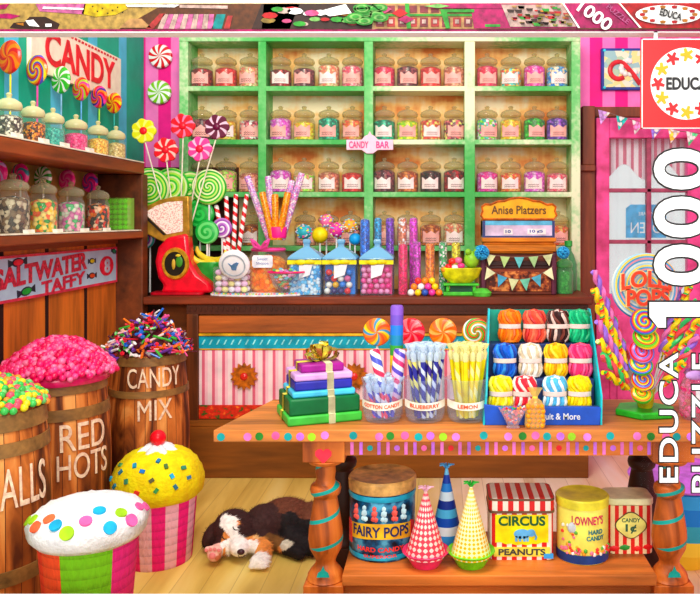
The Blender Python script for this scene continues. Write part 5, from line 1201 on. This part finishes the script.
# loose balls
bc = [((240, 60, 50), 'red'), ((250, 200, 40), 'yellow'), ((250, 246, 240), 'white'), ((236, 60, 150), 'pink'), ((40, 80, 160), 'blue'), ((246, 130, 40), 'orange')]
seq = [(411, 0, 2), (418, 0, 1), (425, 0, 4), (432, 0, 3), (439, 0, 5), (414, 1, 5), (421, 1, 2), (428, 1, 3), (435, 1, 1), (418, 2, 0), (425, 2, 5), (432, 2, 1)]
for px, lv, ci_ in seq:
    o = MB().ball((0, 0, 0), .0195, 3).build('gumball', plain(bc[ci_][0], .25), None, (cx_(px, 4.47), 4.465+.012*lv, CZ+.0195+.032*lv)); tag(o, 'small %s gumball in the loose pile before the orange tube, %s layer' % (bc[ci_][1], ['bottom', 'middle', 'top'][lv]), 'gumball', 'loose gumballs on the counter')
# green candy basket toy
fr_ = thing('candy_basket', 'yellow green scalloped basket stand with round sweets beside the cabinet', 'basket', (cx_(461, 4.53), 4.53, CZ))
MB().box(-.10, .10, -.05, .05, 0, .02).box(-.085, -.065, -.03, .03, .02, .06).box(.065, .085, -.03, .03, .02, .06).box(-.10, .10, -.045, .045, .055, .068).build('stand', plain((80, 190, 60), .35), fr_, bevel=.004)
MB().box(-.062, .062, -.02, .03, .02, .056).build('drawer', plain((20, 70, 50), .4), fr_)
MB().lathe([(0, .07), (.06, .07), (.10, .10), (.118, .15), (.112, .155), (.09, .11), (0, .09)], 30, Matrix.Diagonal((1, .5, 1, 1))).build('bowl', plain((200, 206, 40), .35, .25), fr_)
MB().ball((.06, .0, .20), .045, 2, (1, .8, 1.1)).ball((.04, -.02, .245), .018, 2).ball((.085, -.02, .245), .018, 2).build('frog_head', plain((150, 206, 60), .35), fr_)
for i, (a, b, cc, nm) in enumerate(((-.07, .16, (226, 30, 40), 'red'), (-.035, .155, (250, 246, 240), 'white'), (.0, .165, (240, 60, 130), 'pink'), (-.05, .192, (236, 50, 40), 'scarlet'), (-.015, .197, (246, 110, 150), 'light pink'), (-.09, .145, (250, 150, 60), 'orange'))):
    o = MB().ball((0, 0, 0), .021, 2, (1.1, 1, .9)).build('round_sweet', plain(cc, .25), None, (cx_(461, 4.53)+a, 4.515, CZ+b)); tag(o, '%s round sweet heaped in the yellow green basket' % nm, 'candy', 'sweets in the basket')
o = MB().lathe([(0, 0), (.05, 0), (.055, .02), (.03, .04), (0, .045)], 20).build('green_sweet', plain((90, 190, 70), .4), None, (cx_(482, 4.47), 4.475, CZ)); tag(o, 'flat green domed sweet lying before the wooden cabinet', 'candy')
# wooden candy cabinet
wc_ = thing('candy_cabinet', 'small carved wooden candy cabinet with a golden name board and blue price band', 'cabinet', (cx_(518), 4.64, CZ))
gw = wood((214, 130, 30), 'x', 14, .5, 1.3); dw = wood((110, 50, 30), 'x', 14, .5, 1.4)
MB().box(-.19, .19, -.09, .1, .018, .235).box(-.2, .2, -.1, .1, 0, .018).build('body', dw, wc_, bevel=.004)
for s_ in (-1, 1): MB().box(.2*s_-.015, .2*s_+.015, -.105, .1, 0, .245).build('post', wood((90, 40, 60), 'z', 14, .5, 1.3), wc_, bevel=.006)
MB().box(-.18, .18, -.1, -.09, .15, .162).box(-.18, .18, -.1, -.09, .165, .19).build('drawer_rail', wood((60, 36, 34), 'x', 14), wc_, bevel=.003)
t = NT('carving'); carv = t.out(t.ramp(t.noise(34, 3, (1, 1, 1.2)), [(.4, (80, 30, 16)), (.52, (170, 84, 40)), (.62, (226, 150, 80))]), .4)
MB().prism([(-.17, .02), (.17, .02), (.17, .10)]+[(.17*math.cos(PI*k/10), .10+.035*math.sin(PI*k/10)) for k in range(1, 10)]+[(-.17, .10)], -.098, -.09).build('carved_front', carv, wc_)
MB().box(-.21, .21, -.12, .1, .245, .285).box(-.195, .195, -.11, .1, .235, .245).box(-.21, .21, -.13, .1, .30, .325).box(-.2, .2, -.115, .1, .285, .30).build('moulding', gw, wc_, bevel=.008)
MB().box(-.205, .205, -.10, .1, .325, .335).box(-.205, -.19, -.10, .1, .335, .42).box(.19, .205, -.10, .1, .335, .42).box(-.205, .205, -.05, .1, .335, .42).build('band_case', plain((50, 60, 110), .4), wc_)
MB().box(-.19, .19, -.098, -.05, .335, .395).build('price_band', plain((206, 190, 214), .4, .15, 12), wc_)
MB().box(-.19, .19, -.099, -.05, .395, .42).build('blue_band', plain((90, 170, 200), .4, .15), wc_)
MB().box(-.085, -.035, -.1, -.097, .343, .375).box(.05, .155, -.1, -.097, .343, .375).build('price_tag', plain((246, 244, 236), .4), wc_)
MB().text('10', -.06, .359, .03, .018, -.1, .001, off=.03).build('price_lettering', plain((40, 70, 140), .4), wc_); MB().text('10 ¢5', .10, .359, .075, .02, -.1, .001, off=.03).build('price_lettering', plain((40, 70, 140), .4), wc_)
sb = [(-.20, .43), (.20, .43), (.215, .45), (.205, .475), (.21, .50), (.19, .515), (.16, .512), (.12, .53), (.08, .533), (.05, .545), (.02, .55), (0, .552), (-.02, .55), (-.05, .545), (-.08, .533), (-.12, .53), (-.16, .512), (-.19, .515), (-.21, .50), (-.205, .475), (-.215, .45)]
MB().prism(sb, -.10, -.06).build('name_board', plain((246, 172, 20), .4, .12, 10), wc_, bevel=.005)
MB().tube([(x, -.103, z) for x, z in sb]+[(sb[0][0], -.103, sb[0][1])], .006, 6).build('board_edge', plain((180, 90, 20), .4, .25, 30), wc_)
MB().text('Anise Platzers', 0, .482, .31, .048, -.101, .003, off=.012).build('lettering', plain((90, 60, 20), .4), wc_)
MB().box(-.205, .205, -.05, .02, .42, .432).build('board_base', gw, wc_)
def bunting(label, pts, flags, loc, size=.04, group=None):
    b = thing('bunting', label, 'bunting', loc, None, group)
    MB().tube(pts, .0025, 6).build('cord', plain((120, 90, 80), .7), b)
    for (x, y, z, cc, ang) in flags:
        T = Matrix.Translation((x, y, z)) @ Matrix.Rotation(ang, 4, 'Y')
        MB().prism([(-size*.5, 0), (size*.5, 0), (0, -size*1.15)], -.0015, .0015, T).build('flag', cc, b)
    return b
FC = [(214, 226, 170), (170, 200, 130), (100, 190, 190), (160, 200, 140), (220, 230, 180), (230, 236, 190)]
def swag(x0, x1, z0_, sag, n, y, cols2, size, loc, label):
    f_ = lambda u: z0_-sag*4*u*(1-u)
    pts = [(x0+(x1-x0)*i/16, y, f_(i/16)) for i in range(17)]
    fl_ = [(x0+(x1-x0)*(i+.5)/n, y-.003, f_((i+.5)/n), plain(cols2[i % len(cols2)], .7), -(x1-x0 and math.atan((f_((i+.5)/n+.02)-f_((i+.5)/n-.02))/((x1-x0)*.04)))) for i in range(n)]
    return bunting(label, pts, fl_, loc, size)
loc_c = (cx_(518), 4.64, CZ)
swag(-.20, .20, .235, .02, 5, -.125, [FC[0], FC[1], FC[2], FC[3], FC[0]], .055, loc_c, 'upper string of small pastel flags across the wooden cabinet')
swag(-.19, .19, .165, .075, 6, -.13, [FC[4], (80, 170, 200), FC[0], (110, 190, 160), (90, 180, 200), FC[4]], .058, loc_c, 'lower sagging string of small pastel flags across the wooden cabinet')
for px, lb in ((481, 'blue paper pompom at the left end of the cabinet flags'), (561, 'blue paper pompom at the right end of the cabinet flags')):
    m = MB(); 
    for i in range(260):
        v_ = Vector((rs_.gauss(0, 1), rs_.gauss(0, 1), rs_.gauss(0, 1))).normalized(); m.tube([tuple(v_*.01), tuple(v_*(.043 if px < 500 else .036))], [.002, .0045], 4)
    tag(m.build('pompom', plain((60, 170, 226), .7, .15, 60), None, (cx_(px), 4.51 if px < 500 else 4.50, cz_(252))), lb, 'pompom', 'blue pompoms')
gj = big_jar(cx_(565, 4.60), 4.62, CZ, .05, .14, 'pale green glass jar at the right end of the counter', 'pale green sweets in the jar at the right counter end', ((110, 200, 120), (190, 230, 170), (60, 170, 100)), 80, 'green jar', lidm=glass((110, 200, 120), .6, .2), glassm=glass((150, 220, 160), .2))
gl_ = thing('glass_bottle', 'tall light green glass bottle standing behind the wooden cabinet', 'bottle', (cx_(569, 4.78), 4.80, CZ))
MB().lathe([(0, 0), (.045, 0), (.05, .01), (.05, .16), (.035, .21), (.018, .24), (.018, .27)], 24).build('glass_body', glass((120, 200, 140), .35), gl_)
MB().lathe([(.02, .265), (.024, .27), (.024, .30), (0, .302)], 16).build('cap', plain((60, 170, 80), .4), gl_)
# ------------------------------------------------------------ stained glass picture and bunting by the door
fd = 5.17; pf = thing('stained_glass_picture', 'blue framed mosaic picture with a red and white candy cane on the pink wall', 'picture', (X(623, fd), fd+.02, Z(69, fd)))
MB().box(-.14, .14, -.02, .008, -.135, .135).build('frame', plain((30, 50, 130), .4, .2, 20), pf, bevel=.004)
t = NT('mosaic'); n = t.n.new('ShaderNodeTexVoronoi'); n.inputs['Scale'].default_value = 26; t.lk(t.tc.outputs['Object'], n.inputs['Vector']); s_ = t.n.new('ShaderNodeSeparateColor'); t.lk(n.outputs['Color'], s_.inputs[0])
mos = t.out(t.ramp(s_.outputs[0], [(0, (150, 190, 190)), (.3, (226, 226, 200)), (.6, (170, 200, 170)), (.8, (236, 220, 150))], 'CONSTANT'), .2)
MB().box(-.122, .122, -.024, -.018, -.117, .117).build('mosaic', mos, pf)
cane = [(-.02+.05*math.cos(a), -.027, .0+.05*math.sin(a)) for a in [PI*k/8 for k in range(-2, 17)]]
cane = [(-.03+.055*math.cos(PI*.2+PI*1.5*k/14), -.027, -.01+.055*math.sin(PI*.2+PI*1.5*k/14)) for k in range(15)]
MB().tube([(.11, -.027, -.10), (.06, -.027, -.03)]+cane, .016, 8).build('red_cane', plain((200, 50, 60), .3), pf)
m = MB()
for i in range(9):
    a = PI*.35+i*.55; m.ball((.03+.05*math.cos(a)*(.5+.1*i), -.03, .01+.045*math.sin(a)), .018, 2, (1, .4, 1))
m.build('white_sweets', plain((246, 240, 226), .3), pf)
m = MB()
for xx, zz2 in ((-.12, .12), (.12, .12), (-.12, -.12), (0, .12)): m.ball((xx, -.022, zz2), .01, 2, (1, .5, 1))
m.build('corner_stud', plain((60, 200, 226), .3), pf)
bp = [(-.12, 0, .03)]
dd = 5.02
pts = [(X(600, dd), dd, Z(110, dd))]+[(X(600+i*9, dd), dd, Z(110+24*math.sin(min(1, i/13)*PI*.5), dd)) for i in range(1, 14)]
fl_ = []
for i, (px, cc) in enumerate(((604, (190, 150, 210)), (622, (40, 170, 160)), (638, (240, 130, 180)), (656, (130, 110, 190)), (674, (250, 200, 80)), (692, (90, 190, 130)))):
    py = 110+24*math.sin(min(1, (px-600)/9/13)*PI*.5); fl_.append((X(px, dd), dd-.003, Z(py, dd), candies((cc, sc(cc, 1.2), (240, 236, 230)), 50, .7), .25))
bunting('string of patterned flags swagged across the top of the pink door', pts, fl_, (0, 0, 0), .076)
# ------------------------------------------------------------ sleeping puppy
def Pp(px, py, d): return Vector((X(px, d), d, Z(py, d)))
og = Pp(258, 560, 3.35); og.z = 0
pm = MB()
def el(px, py, d, rx, ry, rz, z=None, rot=None):
    c = Pp(px, py, d)-og
    if z is not None: c.z = z
    T = Matrix.Translation(c) @ (Euler(rot).to_matrix().to_4x4() if rot else Matrix.Identity(4)) @ Matrix.Diagonal((rx, ry, rz, 1)); pm.ball((0, 0, 0), 1, 3, T=T)
def limb(a, b, r0, r1):
    a, b = Vector(a), Vector(b); n = 8
    for i in range(n+1):
        t_ = i/n; p = a.lerp(b, t_); r = r0+(r1-r0)*t_; pm.ball(tuple(p), r, 2)
el(236, 533, 3.36, .085, .085, .078, .105)             # skull
el(243, 548, 3.27, .043, .062, .040, .066)             # muzzle
el(228, 545, 3.30, .045, .05, .04, .058); el(256, 543, 3.31, .04, .05, .04, .062)   # cheeks
el(214, 541, 3.36, .032, .05, .062, .075, (0, .5, 0)); el(262, 527, 3.40, .036, .055, .05, .10, (0, -.4, 0))  # ears
el(268, 532, 3.44, .09, .09, .085, .092); el(290, 528, 3.47, .125, .10, .095, .10); el(318, 532, 3.47, .10, .10, .085, .09)
a = Pp(268, 545, 3.37)-og; a.z = .06; b = Pp(265, 0, 3.235)-og; b.z = .033; limb(a, b, .042, .030)
b2 = Pp(263, 0, 3.20)-og; b2.z = .030; pm.ball(tuple(b2), .036, 3, (1.1, 1.1, .85))
for k in range(4): pm.ball((b2.x-.027+.018*k, b2.y-.03, .022), .0125, 2)
p1 = Pp(220, 0, 3.28)-og; p1.z = .045; p2 = Pp(217, 0, 3.22)-og; p2.z = .052; limb(p1, p2, .03, .032)
for k in range(4): pm.ball((p2.x-.026+.017*k, p2.y-.014, .083-.004*abs(k-1.5)), .0125, 2)
a = Pp(296, 0, 3.38)-og; a.z = .055; b = Pp(318, 0, 3.30)-og; b.z = .035; limb(a, b, .05, .03)
a = Pp(280, 0, 3.36)-og; a.z = .04; b = Pp(304, 0, 3.27)-og; b.z = .028; limb(a, b, .034, .024)
raw = pm.build('raw', plain(BLACK), None, og)
r_m = raw.modifiers.new('r', 'REMESH'); r_m.mode = 'VOXEL'; r_m.voxel_size = .0055
s_m = raw.modifiers.new('s', 'SMOOTH'); s_m.iterations = 5; s_m.factor = .5
me = bpy.data.meshes.new_from_object(raw.evaluated_get(bpy.context.evaluated_depsgraph_get())); bpy.data.objects.remove(raw)
DK = (58, 32, 30); DB = (104, 58, 40); BK = (26, 18, 20); WT = (246, 240, 234); TN = (222, 146, 76); PKc = (240, 190, 176)
def sd(px, py, d, z, cc, w_=1): c = Pp(px, py, d)-og; c.z = z; return (c, cc, w_)
seeds = [sd(236, 0, 3.36, .185, DK), sd(222, 0, 3.34, .15, DK), sd(254, 0, 3.33, .16, DK), sd(250, 0, 3.30, .12, DK), sd(214, 0, 3.33, .08, DK), sd(212, 0, 3.36, .03, BK), sd(262, 0, 3.36, .12, DK), sd(262, 0, 3.34, .07, DK),
 sd(222, 0, 3.29, .11, DK, .9), sd(233, 0, 3.28, .132, WT, .75), sd(237, 0, 3.26, .112, WT, .9), sd(228, 0, 3.30, .155, WT, .75), sd(225, 0, 3.32, .168, WT, .6), sd(243, 0, 3.22, .07, WT, 1.7), sd(240, 0, 3.23, .04, WT, 1.5), sd(250, 0, 3.25, .06, WT, 1.1), sd(233, 0, 3.25, .06, WT, 1.1),
 sd(241, 0, 3.275, .146, TN, .62), sd(226, 0, 3.28, .105, TN, .62), sd(255, 0, 3.27, .10, TN, .8), sd(256, 0, 3.27, .075, WT, .8), sd(226, 0, 3.26, .05, TN, .6), sd(258, 0, 3.28, .10, (236, 190, 130), .6),
 sd(285, 0, 3.46, .19, DB, 1.3), sd(310, 0, 3.46, .17, DB, 1.2), sd(272, 0, 3.42, .17, DK), sd(276, 0, 3.36, .12, DK), sd(292, 0, 3.38, .10, BK), sd(305, 0, 3.37, .07, BK), sd(300, 0, 3.28, .03, BK), sd(320, 0, 3.30, .06, BK),
 sd(292, 0, 3.30, .055, (210, 200, 180), .5), sd(275, 0, 3.33, .07, (120, 80, 40), .8), sd(268, 0, 3.27, .07, TN, 1.1), sd(266, 0, 3.25, .05, TN, 1.0), sd(263, 0, 3.20, .04, WT, 1.2), sd(262, 0, 3.16, .03, WT, 1.2),
 sd(217, 0, 3.2, .07, PKc, 1.2), sd(214, 0, 3.2, .05, PKc, 1), sd(221, 0, 3.2, .045, (200, 120, 90), .7)]
def coat(p):
    q_ = p+noise.noise_vector(p*40)*.010; best = min(seeds, key=lambda s: (q_-s[0]).length/s[2]); c = lin(best[1]); n_ = 1+.25*noise.noise(p*90); return (c[0]*n_, c[1]*n_, c[2]*n_, 1)
ca = me.color_attributes.new('coat', 'FLOAT_COLOR', 'POINT')
for i, v_ in enumerate(me.vertices): ca.data[i].color = coat(v_.co)
t = NT('puppy_fur'); at = t.n.new('ShaderNodeAttribute'); at.attribute_name = 'coat'; t.bump(t.noise(240, 3), .5, .004); furm = t.out(at.outputs[0], .75)
me.materials.clear(); me.materials.append(furm); me.polygons.foreach_set('use_smooth', [True]*len(me.polygons))
me.name = 'puppy'
pu = bpy.data.objects.new('puppy', me); C.objects.link(pu); pu.location = og+Vector((-.03, .07, 0))
tag(pu, 'tricolour black, white and tan puppy sleeping on its side on the floor', 'dog')
rf = random.Random(2); vs, fs, cl = [], [], []
for v_ in me.vertices:
    if rf.random() > .55 or v_.co.z < .02: continue
    near = (v_.co-(Pp(243, 0, 3.2)-og-Vector((0, 0, Pp(243, 0, 3.2).z))+Vector((0, 0, .06)))).length
    L = .006 if near < .07 else .017
    if (v_.co-p2).length < .05: continue
    nn = v_.normal; d_ = (nn*.55+Vector((.5, .25, -.25))+Vector((rf.uniform(-.3, .3), rf.uniform(-.3, .3), rf.uniform(-.3, .3)))).normalized(); s2 = d_.cross(nn).normalized()*.0011
    b0 = v_.co-nn*.001; n = len(vs); vs += [b0-s2, b0+s2, b0+d_*L]; fs.append((n, n+1, n+2)); c = coat(v_.co); f_ = rf.uniform(.75, 1.3); cl += [(c[0]*f_, c[1]*f_, c[2]*f_, 1)]*3
fm = bpy.data.meshes.new('fur'); fm.from_pydata(vs, [], fs); ca = fm.color_attributes.new('coat', 'FLOAT_COLOR', 'POINT')
for i, c in enumerate(cl): ca.data[i].color = c
fm.materials.append(furm); fo = bpy.data.objects.new('fur', fm); C.objects.link(fo); fo.parent = pu; fo['kind'] = 'stuff'
no = Pp(244, 0, 3.205)-og; no.z = .066
MB().ball((0, 0, 0), .0135, 3, (1.15, .8, .9)).build('nose', plain((60, 34, 40), .3), pu, no)
for px, z, s in ((238, .136, .3), (227, .098, .3)):
    e = Pp(px, 0, 3.272)-og; e.z = z
    MB().tube([(-.012, 0, .003), (-.005, -.004, -.002), (.004, -.004, -.003), (.012, 0, 0)], .002, 6).build('closed_eye', plain((14, 10, 12), .4), pu, e, (0, .5, 0))
MB().tube([(-.014, .006, -.012), (-.006, 0, -.018), (0, -.002, -.014), (.006, 0, -.018), (.016, .008, -.012)], .0015, 6).build('mouth', plain((60, 34, 40), .5), pu, no+Vector((0, .004, -.006)))
for k in range(5):
    pp_ = (p2.x-.026+.017*k, p2.y-.026, .083-.004*abs(k-1.5)) if k < 4 else (p2.x, p2.y-.031, .056)
    MB().ball((0, 0, 0), .0075 if k < 4 else .014, 2, (1, .5, 1)).build('paw_pad', plain((226, 130, 130), .5), pu, pp_)
